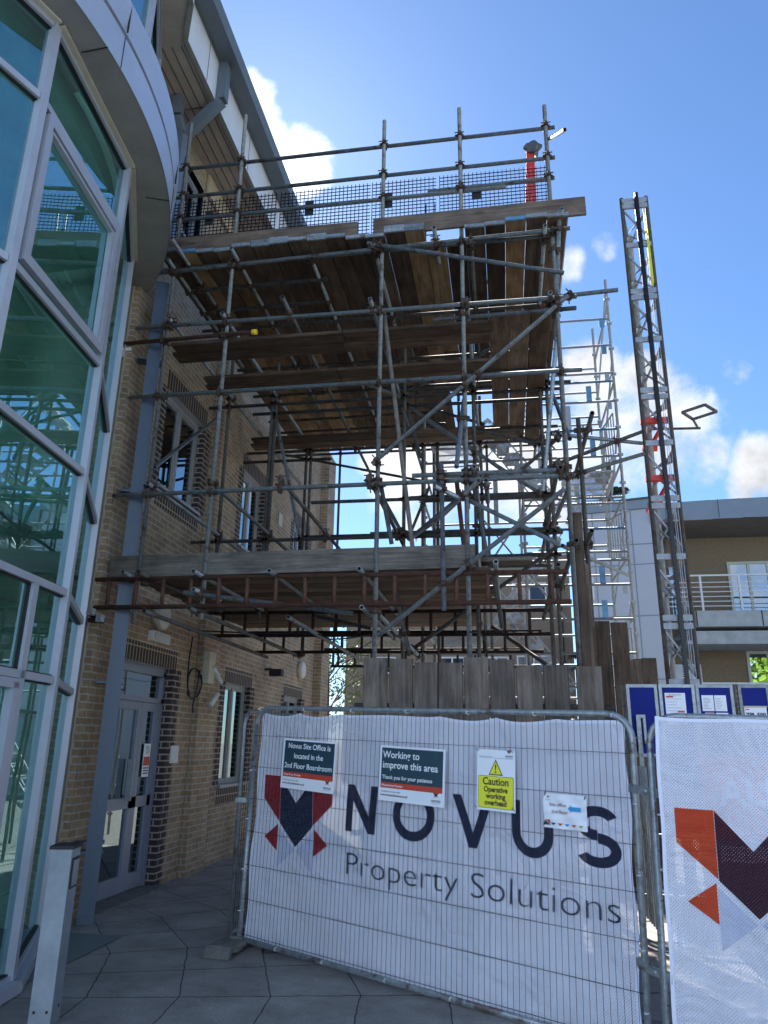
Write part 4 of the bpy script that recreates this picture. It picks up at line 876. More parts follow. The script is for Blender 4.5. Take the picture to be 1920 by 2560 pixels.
# putlogs (depth direction)
for x, y0, y1, z in ((-3.74, 7.07, 12.9, 6.37), (-3.08, 7.05, 11.4, 6.37), (-2.30, 6.84, 12.6, 6.37), (-1.34, 7.0, 12.6, 6.37), (-.28, 7.15, 11.0, 6.34), (.62, 7.1, 12.0, 6.34),
        (-3.64, 6.72, 8.6, 7.2), (-2.98, 6.9, 11.3, 7.13), (-3.78, 6.95, 9.6, 7.1), (-.62, 6.95, 7.6, 7.2), (.78, 6.9, 8.0, 7.25), (.60, 7.0, 9.8, 7.13), (-1.33, 7.05, 9.0, 7.13), (-.22, 7.1, 10.5, 7.13), (-2.1, 7.3, 13.2, 7.13),
        (-3.77, 7.08, 10.9, 4.33), (-3.07, 7.08, 10.6, 4.33), (-2.29, 7.1, 11.2, 4.33), (-1.33, 7.2, 12.5, 4.30), (-.24, 7.08, 9.4, 4.36), (.60, 7.1, 11.5, 4.36), (-.12, 7.0, 7.7, 4.18),
        (-3.67, 6.92, 9.6, 3.30), (-3.08, 6.93, 9.4, 3.30), (-2.30, 6.98, 9.6, 3.30), (-1.38, 6.98, 9.6, 3.30), (-.05, 6.95, 9.4, 3.33), (.72, 7.05, 9.3, 3.55), (-3.86, 6.95, 7.5, 3.31),
        (-3.63, 7.05, 11.2, 2.92), (-3.13, 7.02, 11.3, 2.94), (-1.36, 7.05, 9.3, 2.93), (-2.2, 7.4, 11.6, 2.9)):
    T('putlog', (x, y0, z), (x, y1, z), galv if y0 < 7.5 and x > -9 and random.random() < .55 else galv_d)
# braces
TP('brace', k6(50, 990), 7.08, k6(1410, 1195), 7.1)
TP('brace', (930, 1160), 7.1, (1428, 732), 7.1)
TP('brace', (943, 1590), 7.1, (1412, 1222), 7.1)
TP('brace', (1160, 1245), 7.3, (1400, 1362), 7.3)
TP('brace', (1024, 1628), 9.1, (1399, 1362), 9.1, galv_d)
TP('brace', (1066, 1050), 9.1, (1352, 1235), 9.1)
TP('brace', k8(850, 910), 9.3, k8(1240, 1000), 9.3, galv_d)
TP('brace', k8(270, 690), 9.3, k8(700, 980), 9.3); TP('brace', k8(740, 1000), 9.3, k8(1000, 1190), 9.3)
TP('brace', k8(260, 670), 9.4, k8(1340, 110), 8.2); TP('brace', k8(480, 750), 11, k8(860, 860), 11, galv_d); TP('brace', k8(480, 1290), 11, k8(330, 1659), 11, galv_d)
TP('brace', (960, 779), 7.35, (1040, 1440), 7.55, woodg); TP('brace', k8(175, 620), 9.0, k8(240, 640), 9.0, galv_d)
TP('brace', (951, 1206), 7.4, k4(425, 262), 7.6, galv_d); TP('brace', k8(160, 1370), 9.0, k8(295, 1620), 9.2, galv_d)
TP('standard', (1103, 1159), 7.08, (1110, 1526), 7.08)
TP('brace', (1160, 1000), 7.3, (1141, 1168), 7.0)
TP('brace', (1142, 1206), 7.5, (1160, 1370), 7.7, rusty); TP('brace', (1182, 1202), 7.6, (1218, 1389), 8.1, galv_d)
TP('brace', k8(515, 1285), 7.0, (1148, 1245), 7.25); TP('brace', k8(820, 1250), 6.95, k8(560, 1500), 7.6, galv_d)
TP('brace', k8(560, 1500), 9, k8(340, 1659), 9.0, galv_d); TP('brace', k9(600, 1230), 9.1, k9(80, 1659), 9.1, galv_d)
TP('brace', k8(0, 1170), 13, k8(430, 1250), 13, galv_d); TP('brace', k7(860, 1070), 13, k7(1659, 1220), 13, galv_d)
TP('brace', (555, 1036), 9.0, (386, 1168), 7.25); TP('brace', k7(1660, 670), 9.0, k7(1380, 560), 9.0, galv_d)
TP('brace', k7(790, 760), 9.2, k7(970, 1659), 9.2); TP('brace', k8(330, 780), 9.2, k8(420, 1090), 9.2, galv_d)
TP('brace', k6(1430, 760), 7.1, k6(1375, 1330), 9.0); TP('brace', (1399, 527), 7.0, (1388, 850), 7.7); TP('brace', (1393, 830), 7.4, (1358, 1225), 8.8)
TP('brace', k6(1310, 1000), 8.9, k6(440, 1520), 9.0, galv_d); TP('brace', k8(1330, 650), 8.6, k8(1450, 960), 7.4); TP('brace', k6(1310, 270), 7.2, k6(1415, 205), 6.75)
TP('brace', k8(1430, 1330), 8.2, k8(1330, 1565), 8.8, galv_d); TP('brace', kq(420, 370), 8.3, kq(0, 740), 9.2, galv_d); TP('brace', kq(0, 380), 10.9, kq(200, 460), 9, galv_d)
TP('brace', k10(970, 560), 7.15, k10(1060, 1110), 8.4, galv_d); TP('brace', k10(950, 1100), 9.3, k10(1520, 1500), 9.3, galv_d); TP('brace', k10(1640, 460), 7.1, k10(1490, 1020), 9.0, galv_d)
TP('brace', k4(330, 660), 7.2, k4(590, 930), 9.2); TP('brace', k4(340, 470), 9, k4(600, 700), 11, galv_d); TP('brace', k4(440, 500), 7.8, k4(530, 920), 8.2, galv_d)
TP('brace', k4(-20, 690), 9.2, k4(300, 760), 9.2, galv_d)
# ties to the hoist mast and stair tower
TP('tie_tube', kq(320, 350), 8.3, kq(1275, 450), 9.2); TP('tie_tube', kq(220, 725), 8.6, kq(1260, 330), 9.0, galv_d); TP('tie_tube', kq(520, 785), 7.4, kq(1280, 560), 9.0, galv_d)
TP('tie_tube', kb_ := (1300+440*.2411, 1350+60*.2411), 7.6, (1300+1120*.2411, 1350+365*.2411), 11.9)
T('ledger', at(*kq(420, 700), 7.02), at(*kq(418, 690), 9.2), galv_d); T('putlog', (.86, 6.98, 3.62), (.86, 8.6, 3.62), galv_d); T('putlog', (.95, 7.0, 4.85), (.95, 9.0, 4.9), galv_d)
for kind, a, b_, m in TUBES:
    if kind == 'brace' and m is woodg: MB().tube(a, b_).build('brace', mat('bleached_tube', (.24, .21, .17), .7, .1, 18, .35), scaf)
    else: MB().tube(a, b_).build(kind, m, scaf)
# yellow cap and wall tie bracket
MB().tube((-2.73, 7.12, 6.13), (-2.67, 7.12, 6.131), .032, 10, open_=False).build('tube_cap', cap_y, scaf)
MB().tube((-4.2, 7.13, 6.03), (-4.45, 7.1, 6.02), .02, 8).box((-4.33, 7.0, 5.86), (-4.2, 7.004, 5.95)).build('scaffold_tag', whitepl, scaf)
t = root('wall_tie', (-4.15, 7.0, 2.85), 'short tube stubs with bright clamps tying the rusty beam to the brick pier', 'scaffold tie')
pA, pB, pC = at(205, 1522, 6.95), at(248, 1548, 6.98), at(262, 1540, 6.98)
MB().tube(pA, pB, .028, 10).build('stub_tube', rubber, t); MB().tube(at(222, 1550, 6.95), at(260, 1553, 6.98), .026, 10).build('stub_tube', galv_d, t)
m = MB(); 
for p in (at(228, 1530, 6.9), at(250, 1546, 6.92)): m.obox(p, (.03, 0, 0), (0, .03, 0), (0, 0, .035)); m.tube(p+Vector((.02, -.05, .02)), p+Vector((.05, -.05, -.04)), .008, 6, open_=False)
m.build('clamp', galv_new, t)
# couplers: one clamp wherever two tubes pass each other
def closest(a, b_, c, d):
    u, v, w_ = b_-a, d-c, a-c; A_, B_, C_, D_, E_ = u.dot(u), u.dot(v), v.dot(v), u.dot(w_), v.dot(w_); den = A_*C_-B_*B_
    if den < 1e-6*A_*C_: return None
    s_ = (B_*E_-C_*D_)/den; t_ = (A_*E_-B_*D_)/den
    if not (-.02 < s_ < 1.02 and -.02 < t_ < 1.02): return None
    p, q = a+u*s_, c+v*t_; return p, q, (p-q).length, u.normalized(), v.normalized()
cm = MB(); cm.tube((0, 0, -.026), (0, 0, .026), .034, 10, open_=False); cm.box((.02, -.018, -.02), (.062, .018, .02)); cm.tube((.045, 0, -.06), (.045, 0, .05), .008, 6, open_=False); cm.tube((.045, 0, -.05), (.045, 0, -.032), .015, 6, open_=False)
cm.box((-.05, -.016, -.022), (-.028, .016, .022)); cm.tube((-.04, -.055, .0), (-.04, .06, .0), .007, 6, open_=False)
proto = _b(cm, 'coupler', coup); pm = proto.data; bpy.data.objects.remove(proto)
CP = []
for i in range(len(TUBES)):
    for j in range(i+1, len(TUBES)):
        r_ = closest(TUBES[i][1], TUBES[i][2], TUBES[j][1], TUBES[j][2])
        if r_ and r_[2] < .10:
            p, q, dd, u, v = r_
            for pos, ax, o_ in ((p, u, q), (q, v, p)):
                CP.append((pos, ax, (o_-pos) if dd > 1e-4 else v.cross(u)))
CP.sort(key=lambda c: (c[0]-CAM).length)
stuffc = MB()
for n_, (pos, ax, to) in enumerate(CP):
    z = ax; x = to-z*to.dot(z)
    if x.length < 1e-5: x = z.orthogonal()
    x.normalize(); y = z.cross(x); Mc = Matrix(((x.x, y.x, z.x, pos.x), (x.y, y.y, z.y, pos.y), (x.z, y.z, z.z, pos.z), (0, 0, 0, 1)))
    if n_ < 100:
        o = bpy.data.objects.new('coupler', pm); COL.objects.link(o); o.parent = scaf; o.matrix_parent_inverse = Matrix.Translation(-scaf.location); o.matrix_local = Mc if False else Mc; o.matrix_basis = Mc
    else:
        stuffc.faces([Mc @ v.co for v in pm.vertices], [tuple(p.vertices) for p in pm.polygons])
tag(stuffc.build('coupler', coup, scaf), kind='stuff')
# rusty ladder beams
def ladder_beam(x0, x1, y, z0=2.98, z1=3.28, m=rusty, off=0):
    b_ = MB(); b_.tube((x0, y, z1), (x1, y, z1-.012)); b_.tube((x0+.12, y, z0), (x1+.02, y, z0-.005))
    k = x0+.26
    while k < x1-.05: b_.tube((k, y, z0), (k, y, z1), .021, 10, open_=False); k += .305
    return b_.build('ladder_beam', m, scaf)
ladder_beam(-4.36, .63, 7.145); ladder_beam(-3.9, .57, 9.27, m=rusty_shaded); ladder_beam(-3.9, .55, 11.05, m=rusty_shaded); ladder_beam(-3.2, .50, 13.15, m=rusty_shaded)
# boards
def board(name, c, d, L_, m, w_=.2235, t_=.038, flat=True, tilt=0, parent=scaf, ends=False, endm=None, roll=0):
    """one scaffold board: local X along its length"""
    b_ = MB(); hw = w_/2; ch = .012
    prof = [(-hw, 0), (hw, 0), (hw, t_), (-hw, t_)]
    b_.prism([(-L_/2, y, z) for y, z in [(-hw+.006, 0), (hw-.006, 0), (hw, .012), (hw, t_), (-hw, t_), (-hw, .012)]], (L_, 0, 0))
    o = _b(b_, name, m); d = Vector(d).normalized(); up = Vector((0, 0, 1)) if abs(d.z) < .9 else Vector((0, 1, 0))
    y = up.cross(d).normalized(); z = d.cross(y)
    if not flat: y, z = z, -y
    Mr = Matrix(((d.x, y.x, z.x, c[0]), (d.y, y.y, z.y, c[1]), (d.z, y.z, z.z, c[2]), (0, 0, 0, 1))) @ Matrix.Rotation(roll, 4, 'X')
    if parent is not None: o.parent = parent; o.matrix_parent_inverse = Matrix.Translation(-parent.location)
    o.matrix_basis = Mr
    if ends:
        e = MB(); 
        for s_ in ((-1,) if ends == 1 else (-1, 1)):
            x_ = s_*L_/2; e.box((x_-.002*s_, -hw-.002, -.002), (x_+.002*s_, hw+.002, t_+.002)); e.box((x_, -hw-.002, t_), (x_-.022*s_, hw+.002, t_+.003)); e.box((x_, -hw-.002, -.003), (x_-.022*s_, hw+.002, 0))
            for q_ in range(7): e.box((x_+.002*s_, -hw+.012+q_*.03, .006), (x_+.006*s_, -hw+.026+q_*.03, t_-.006))
        eo_ = _b(e, 'end_band', endm or galv); eo_.parent = o
    return o
x = -3.92; i = 0; rng = random.Random(3)
LIGHT = {1: 1, 3: 1, 10: 1, 11: 1, 15: 1}
while x < .69:
    i += 1; y0 = 6.98+rng.uniform(-.05, .05) if not (-.75 < x < -.35) else 7.32; lay = .04 if i in (5, 6, 7, 9, 13, 14, 16) else 0
    mm = woodl if i in (2, 4, 14, 15, 19) else wood
    L1 = 3.9 if not i % 3 == 0 else 2.4
    mid = 11.05 if x > -.95 else 13.2
    em = zincblue if i in (2, 19) else galv
    board('deck_board', (x+.11, y0+L1/2, 7.21+lay*.3), (0, 1, 0), L1, mm, ends=1, endm=em, roll=rng.uniform(-.012, .012))
    if y0+L1+.02 < mid: board('deck_board', (x+.11, (y0+L1+.02+mid)/2, 7.212), (0, 1, 0), mid-y0-L1-.02, woodl if i in (2, 3, 5, 6) or rng.random() < .12 else wood, roll=rng.uniform(-.012, .012))
    if -2.9 < x < .4 and lay: board('deck_board', (x+.11, y0+.9, 7.263), (0, 1, 0), 1.8, wood, ends=1)
    x += .2275
# walkway strips one lift lower
for y, x0, x1 in ((7.56, -3.88, .0), (7.79, -3.96, -.04), (8.44, -3.82, -.05), (8.67, -3.88, .02), (10.5, -3.86, .3), (10.74, -3.95, .32)):
    L_ = x1-x0; xm = x0+L_*(.55 if y < 8 else .48)
    board('walkway_board', ((x0+xm)/2, y, 6.24), (1, 0, 0), xm-x0-.01, wood); board('walkway_board', ((xm+x1)/2, y, 6.242), (1, 0, 0), x1-xm-.01, wood)
for xx in (.065, .30, .535): board('walkway_board', (xx, 9.12, 6.245), (0, 1, 0), 3.6, wood2 if xx == .30 else wood)
# toe boards
board('toe_board', (-2.73, 7.13, 7.385), (1, 0, -.004), 2.40, wood2, flat=False); board('toe_board', (-.14, 7.12, 7.40), (1, 0, .012), 2.40, wood2, flat=False, w_=.235)
board('toe_board', (-2.2, 7.24, 3.445), (1, 0, .008), 3.9, woodg, flat=False, w_=.235, t_=.04)
stn = MB(); stn.face([(-1.60, 7.213, 3.40), (-1.36, 7.213, 3.40), (-1.36, 7.213, 3.555), (-1.60, 7.213, 3.555)])
sm_ = mat('rust_stain', (.24, .10, .04), .9, 0, 40, .5); nt = sm_.node_tree; N = nt.nodes; L = nt.links
tc = N.new('ShaderNodeTexCoord'); ds = N.new('ShaderNodeVectorMath'); ds.operation = 'DISTANCE'; L.new(tc.outputs['Object'], ds.inputs[0]); ds.inputs[1].default_value = (-1.48, 7.213, 3.48)
nn = N.new('ShaderNodeTexNoise'); nn.inputs['Scale'].default_value = 70; nn.inputs['Detail'].default_value = 6; L.new(tc.outputs['Object'], nn.inputs['Vector'])
ma = N.new('ShaderNodeMath'); ma.operation = 'MULTIPLY_ADD'; L.new(ds.outputs['Value'], ma.inputs[0]); ma.inputs[1].default_value = 6.5; L.new(nn.outputs[0], ma.inputs[2])
th = N.new('ShaderNodeMath'); th.operation = 'LESS_THAN'; L.new(ma.outputs[0], th.inputs[0]); th.inputs[1].default_value = 1.02; L.new(th.outputs[0], N['Principled BSDF'].inputs['Alpha'])
stn.build('rust_stain', sm_, scaf)
# low protection deck (boards in X under the first lift)
y = 7.40
while y < 9.1: board('deck_board', (-2.05+rng.uniform(-.05, .05), y, 3.325), (1, 0, 0), 3.85, wood); y += .232
y = 9.4
while y < 10.9: board('deck_board', (-2.1+rng.uniform(-.05, .05), y, 3.327), (1, 0, 0), 3.6, wood); y += .232
board('deck_board', (.05, 7.3, 3.40), (1, 0, 0), .5, woodg)
# brick guards
NAVYMESH = mat('navy_plastic_mesh', (.004, .007, .025), .8, spec=.15)
def guard(x0, x1, z0, z1, y, zs=0):
    g = MB(); k = x0
    while k <= x1: g.bar((k, y, z0+zs*(k-x0)), (k, y, z1+zs*(k-x0)), .0075); k += .0495
    z = z0
    while z <= z1+.001: g.bar((x0, y-.003, z), (x1, y-.003, z+zs*(x1-x0)), .0075); z += .0495
    o = g.build('brick_guard', NAVYMESH, scaf)
    xm = (x0+x1)/2-.25; MB().box((xm, y-.012, 7.80), (xm+.11, y-.006, 8.02)).build('guard_tag', rubber, o)
for a_, b_ in ((-3.95, -2.60), (-2.55, -1.42), (-1.40, -.62), (-.58, .68)): guard(a_, b_, 7.47, 8.20, 7.29)
# ================================================================ THINGS ON THE TOP PLATFORM
def lump(name, c, r, m, label, cat, seed=0, sx=1, sy=1, sz=.7):
    bm = bmesh.new(); bmesh.ops.create_icosphere(bm, subdivisions=4, radius=r)
    from mathutils import noise
    for v in bm.verts:
        n = noise.noise(v.co*4/r*.5+Vector((seed, 0, 0)))*.28+noise.noise(v.co*11/r*.5+Vector((seed, 3, 0)))*.12; v.co *= 1+n; v.co.x *= sx; v.co.y *= sy; v.co.z = max(v.co.z*sz, -r*sz*.55)
    me = bpy.data.meshes.new(name); bm.to_mesh(me); bm.free(); me.materials.append(m); me.polygons.foreach_set('use_smooth', [True]*len(me.polygons))
    o = bpy.data.objects.new(name, me); COL.objects.link(o); o.location = c; return tag(o, label, cat)
lump('rubble_sack', (-2.75, 8.5, 7.52), .42, sackm, 'crumpled clear plastic sheet heaped behind the black netting at the left of the top platform', 'plastic sheet', 1, 1.3, .8, .75)
lump('rubble_sack', (-1.85, 9.6, 7.66), .62, sackm, 'domed dusty sack heaped on the top platform beside the gap in the toe board', 'sack', 4, 1.2, .9, .8)
t = root('steel_ladder', (-.95, 9.6, 7.27), 'narrow dark ladder standing on the top platform behind the netting', 'ladder')
m = MB(); 
for xx in (-1.0, -.86): m.bar((xx, 9.6, 7.27), (xx+.02, 9.6, 9.75), .018)
for q_ in range(9): m.bar((-1.0, 9.6, 7.5+q_*.24), (-.86, 9.6, 7.5+q_*.24), .012)
m.build('frame', rubber, t)
t = root('gin_wheel', (.5, 7.9, 8.9), 'grey pulley wheel with a red and white strap above the top platform corner', 'pulley')
gc = at(*k6(1195, 328), 7.9)
m = MB(); m.tube(gc+Vector((-.02, -.03, 0)), gc+Vector((.02, .03, 0)), .08, 14, open_=False); m.prism([gc+Vector((-.12, 0, .03)), gc+Vector((-.08, 0, .08)), gc+Vector((.02, 0, .10)), gc+Vector((.12, 0, .03)), gc+Vector((.07, 0, -.03)), gc+Vector((.05, 0, -.20)), gc+Vector((-.0, 0, -.06))], (0, .05, 0)); m.build('housing', galv_d, t)
m = MB(); a_, b_ = at(*k6(1168, 330), 7.95), at(*k6(1165, 720), 7.75); c_, d_ = at(*k6(1188, 330), 7.95), at(*k6(1205, 720), 7.75)
m.bar(a_, b_, .07, .01, up=(0, 1, 0)); m.build('strap', redm, t); m = MB(); m.bar(c_, d_, .055, .01, up=(0, 1, 0)); m.build('strap', redm, t)
m = MB(); m.bar((a_+c_)/2+Vector((0, .01, 0)), (b_+d_)/2+Vector((0, .01, 0)), .07, .008, up=(0, 1, 0)); m.build('rope', p_white, t)
# ================================================================ TIMBER HOARDING AT THE SCAFFOLD FOOT
h1 = root('timber_hoarding', (-.3, 6.95, 0), 'row of grey upright scaffold boards closing off the foot of the scaffold', 'hoarding')
for x0, x1, zt in ((-1.306, -1.081, 2.43), (-1.065, -.842, 2.42), (-.832, -.613, 2.388), (-.605, -.38, 2.384), (-.371, -.147, 2.434), (-.138, .089, 2.412), (.102, .328, 2.352), (.343, .567, 2.36), (.633, .858, 2.351)):
    board('board', ((x0+x1)/2, 6.95+rng.uniform(-.006, .006), zt/2), (rng.uniform(-.002, .002), 0, 1), zt, woodh, w_=x1-x0, t_=.038, parent=h1, roll=0)
m = MB(); m.tube((-1.4, 7.03, 2.0), (.95, 7.03, 2.0)).build('rail', galv_d, h1); MB().tube((-1.4, 7.03, .9), (.95, 7.03, .9)).build('rail', galv_d, h1)
h2 = root('tall_board', (.82, 7.34, 0), 'dark upright timber boards strapped to the right front corner of the scaffold', 'boards')
board('board', (.775, 7.34, 1.96), (0, 0, 1), 3.92, wood, w_=.09, parent=h2); board('board', (.83, 7.42, 1.7), (0, 0, 1), 3.4, wood, w_=.07, parent=h2); board('board', (.77, 7.52, 1.6), (0, 0, 1), 3.2, wood, w_=.10, parent=h2)
h3 = root('timber_hoarding', (1.8, 10.6, 0), 'tall brown timber hoarding behind the silver stair tower', 'hoarding')
xa = at(1478, 1560, 10.6).x; 
zb_ = at(1500, 1549, 10.6).z
for q_ in range(3): board('board', (xa-.10+q_*.236, 10.6, (zb_-.02*q_)/2), (0, 0, 1), zb_-.02*q_, wood, w_=.225, parent=h3)
h4 = root('timber_hoarding', (2.6, 11.2, 0), 'short pale sunlit boards at the foot of the stair tower beside the hoist mast', 'hoarding')
pa, pb_ = at(1573, 1665, 10.9), at(1626, 1640, 10.9)
for q_ in range(3): board('board', (pa.x+.06+q_*.13, 10.9+q_*.12, pb_.z/2), (0, 0, 1), pb_.z-.05*(2-q_), wood2, w_=.2, parent=h4)
# cable tied under the scaffold
pts = [at(*K_, 8.6) for K_ in [k4(-20, 790), k4(60, 826), k4(160, 820), k4(300, 800)]]; tag(MB().path([Vector((-3.95, 8.9, 3.0)), Vector((-3.2, 8.8, 2.95))]+pts, .01, 6).build('site_cable', cable_m), 'thin black cable slung under the boarded platform', 'cable')
tag(MB().path([at(*k10(720, 1160), 7.1), at(*k10(840, 1175), 7.1), at(*k10(880, 1260), 7.2), at(*k10(905, 1420), 7.2)], .008, 6).build('site_cable', cable_m), 'thin cable looped from the middle standard down to the hoarding', 'cable')
# ================================================================ SYSTEM STAIR TOWER
tw = root('stair_tower', (.4, 13, 0), 'bright zinc system scaffold stair tower with blue painted ledgers behind the tube scaffold', 'stair tower')
XT = (-1.26, .40, 2.03); YT = (12.0, 14.0)
for yy in YT:
    for xx in XT:
        top = {(2.03, 12.0): 9.75, (2.03, 14.0): 9.95, (-1.26, 14.0): 7.9}.get((xx, yy), 7.2)
        m = MB(); m.tube((xx, yy, 0), (xx, yy, top), .0245, 10)
        z = .35
        while z < top-.1:
            for a in (0, 90, 180, 270): m.obox((xx+.036*math.cos(R(a)), yy+.036*math.sin(R(a)), z), (.014, 0, 0), (0, .014, 0), (0, 0, .022))
            m.tube((xx, yy, z+.16), (xx, yy, z+.165), .0262, 8, open_=False); z += .5
        m.build('standard', galv_new, tw)
def tl(a, b_, m=galv_new, r=.0212, cleat=None):
    o = MB().tube(a, b_, r, 10).build('ledger', m, tw)
    return o
for i, z in enumerate((8.95, 8.42, 7.88, 7.72, 7.34, 6.82, 6.33, 5.6, 5.5, 5.07, 4.68, 4.54, 4.14, 3.59, 3.06, 2.55, 2.05)):
    x0 = .40 if z > 7.2 or i % 2 else -1.26
    if z in (4.68, 5.5, 7.72): x0 = .40
    tl((x0, 12, z), (2.03, 12, z), zincblue if z in (5.07, 6.82, 7.72) else galv_new)
for i, z in enumerate((9.03, 8.50, 7.96, 7.80, 7.3, 6.8, 6.3, 5.8, 5.3, 4.73, 4.17, 3.62, 3.08, 2.5)):
    tl((-1.26 if z < 7.5 and i % 2 else .4, 14, z), (2.03, 14, z), zincblue if z in (3.08, 4.17, 7.96) else galv_new)
for z in (9.2, 7.7, 6.2, 5.6, 4.6, 3.6, 2.6):
    tl((2.03, 12, z), (2.03, 14, z)); 
    if z < 7: tl((-1.26, 12, z), (-1.26, 14, z)); tl((.4, 12, z), (.4, 14, z))
# side braces and toe plates, cleats
for z in (8.35, 6.9, 5.6, 4.1, 2.7): tl((2.03, 12.05, z+1.2), (2.03, 13.95, z), galv_new, .017)
for z in (7.88, 7.34, 6.33, 4.14, 3.59, 3.06):
    MB().box((1.88, 11.985, z-.15), (1.96, 12.0, z-.02)).build('cleat', galv_new, tw)
    if z < 7.5: MB().box((1.55, 11.985, z+.02), (1.64, 12.0, z+.30)).build('cleat', zincblue, tw)
for z in (8.95, 8.42): MB().box((1.86, 11.985, z-.17), (1.95, 12.0, z-.02)).build('cleat', zincblue, tw)
for x0, z0, z1 in ((1.32, 7.35, 7.9), (1.22, 6.8, 8.4), (1.38, 5.7, 6.3), (1.30, 3.1, 4.1), (1.66, 2.2, 3.0), (.75, 6.4, 7.3), (-.1, 5.6, 6.6), (-.62, 5.9, 6.7), (.85, 4.3, 5.1), (-.52, 2.4, 3.3)):
    MB().box((x0, 13.3, z0), (x0+.085, 13.33, z1)).build('upright_plate', zincblue if x0 in (1.30, 1.66, 1.22) else galv_new, tw)
# ladder gates seen at the right end
for z0 in (2.7, 4.6, 6.4):
    g = MB(); a_, b_ = Vector((1.98, 12.1, z0)), Vector((1.98, 13.7, z0+.35))
    g.tube(a_, b_, .014, 8); g.tube(a_+Vector((0, 0, .75)), b_+Vector((0, 0, .75)), .014, 8)
    for q_ in range(7): p = a_.lerp(b_, q_/6); g.tube(p, p+Vector((0, 0, .75)), .011, 8)
    g.build('hand_gate', galv_new, tw)
# perforated landing
lat = MB()
def meshland(x0, x1, y0, y1, z):
    l = MB(); k = x0
    while k < x1: l.bar((k, y0, z), (min(k+.9, x1), min(y0+.9*(y1-y0)/1.0, y1), z), .006, .004); k += .045
    k = x0-.9
    while k < x1: l.bar((max(k, x0), y0 if k > x0 else y0+(x0-k), z+.002), (min(k+y1-y0, x1), y0+min(y1-y0, x1-k), z+.002), .007, .004); k += .045
    k = x1+.9
    while k > x0: l.bar((min(k, x1), y0 if k < x1 else y0+(k-x1), z-.002), (max(k-(y1-y0), x0), y0+min(y1-y0, k-x0), z-.002), .007, .004); k -= .045
    for y in [y0+(y1-y0)*q_/6 for q_ in range(7)]: l.box((x0, y-.012, z-.03), (x1, y+.012, z-.006))
    for x_ in (x0, x1): l.box((x_-.02, y0, z-.05), (x_+.02, y1, z+.03))
    l.build('landing', galv_new, tw)
meshland(1.12, 1.92, 12.05, 13.95, 6.10); meshland(-1.2, -.35, 12.05, 13.9, 7.0); meshland(-1.2, -.4, 12.1, 13.9, 3.4)
# stair flights: stringers with round lightening holes and treads
def flight(a, b_, w_=.62):
    a, b_ = Vector(a), Vector(b_); d = b_-a; dn = d.normalized(); up = Vector((-dn.z, 0, dn.x)) if dn.x > 0 else Vector((dn.z, 0, -dn.x))
    s = MB()
    for yo in (0, w_):
        o_ = Vector((0, yo, 0)); s.bar(a+o_+up*.085, b_+o_+up*.085, .03, .018, up=up); s.bar(a+o_-up*.085, b_+o_-up*.085, .03, .018, up=up)
        L_ = d.length; n = int(L_/.26)
        for k in range(n+1):
            p = a+o_+dn*(k*L_/n); s.obox(p, dn*.035, Vector((0, .006, 0)), up*.085)
            if k < n:   # rounded ends of each opening
                for sg in (0, 1):
                    q_ = a+o_+dn*((k+sg)*L_/n)+dn*(.05 if not sg else -.05)
                    for u_ in (-1, 1): s.obox(q_+up*.062*u_, dn*.03, Vector((0, .005, 0)), up*.028)
    st_ = s.build('stair_flight', galv_new, tw); t_ = MB(); n = int(abs(d.z)/.2)
    for k in range(1, n):
        p = a+d*(k/n); t_.box((p.x-.11, p.y+.01, p.z-.012), (p.x+.11, p.y+w_-.01, p.z+.012)); t_.box((p.x-.11, p.y+.01, p.z-.05), (p.x-.10, p.y+w_-.01, p.z))
        for q_ in range(6):
            pass
    t_.build('tread', galv_new, st_)
flight((-.30, 12.3, 4.35), (1.05, 12.3, 2.55)); flight((-.25, 13.1, 3.5), (1.05, 13.1, 5.4)); flight((-.2, 12.3, 7.2), (1.0, 12.3, 5.55)); flight((-.3, 13.1, 7.1), (1.0, 13.1, 8.7))
flight((-.35, 13.1, .6), (1.0, 13.1, 2.5))
for (x0, z0, x1, z1) in ((-.3, 5.4, 1.05, 3.6), (-.25, 4.5, 1.05, 6.4), (-.2, 8.2, 1.0, 6.6)): tl((x0, 12.28, z0), (x1, 12.28, z1), galv_new, .017)
# ================================================================ HOIST MAST
hm = root('hoist_mast', (2.0, 9.2, 0), 'tall triangular lattice hoist mast with a greasy toothed rack and red wall brackets', 'hoist mast')
MX0, MX1, MY, MXR, MYR = 1.835, 2.165, 9.0, 1.98, 9.42
for xx in (MX0, MX1): MB().tube((xx, MY, .1), (xx, MY, 9.02), .027, 14).build('mast_tube', galv_d if xx == MX0 else galv_d, hm)
MB().tube((MXR, MYR, .1), (MXR, MYR, 8.7), .038, 14).build('mast_tube', galv_new, hm)
lat = MB(); z = 9.0; k = 0
SEC = 1.463
while z > .3:
    lat.box((MX0, MY-.03, z-.075), (MX1, MY+.0, z-.005))
    if k % 2 == 0: lat.box((MX0, MY-.03, z-.17), (MX1, MY, z-.10))
    zz = z-SEC/2
    lat.bar((MX0, MY, z-.16), (MX1, MY, zz+.05), .022, .022); 
    for xs in (MX0, MX1):
        lat.bar((xs, MY, z-.12), (MXR, MYR, zz+.25), .022, .022); lat.bar((MXR, MYR, z-.3), (xs, MY, zz+.0), .022, .022)
        lat.prism([(xs, MY, z-.17), (xs, MY, z-.30), (MXR, MYR, z-.24)], (0, .004, .004))
    z = zz; k += 1
lat.build('lattice', galv_new, hm)
rk = MB(); rk.box((2.008, 8.935, .3), (2.052, 8.968, 9.06)); z = .4
while z < 9.0: rk.prism([(2.008, 8.94, z), (2.008, 8.94, z+.02), (1.994, 8.94, z+.014), (1.994, 8.94, z+.006)], (0, .03, 0)); z += .026
rk.build('toothed_rack', blackg, hm)
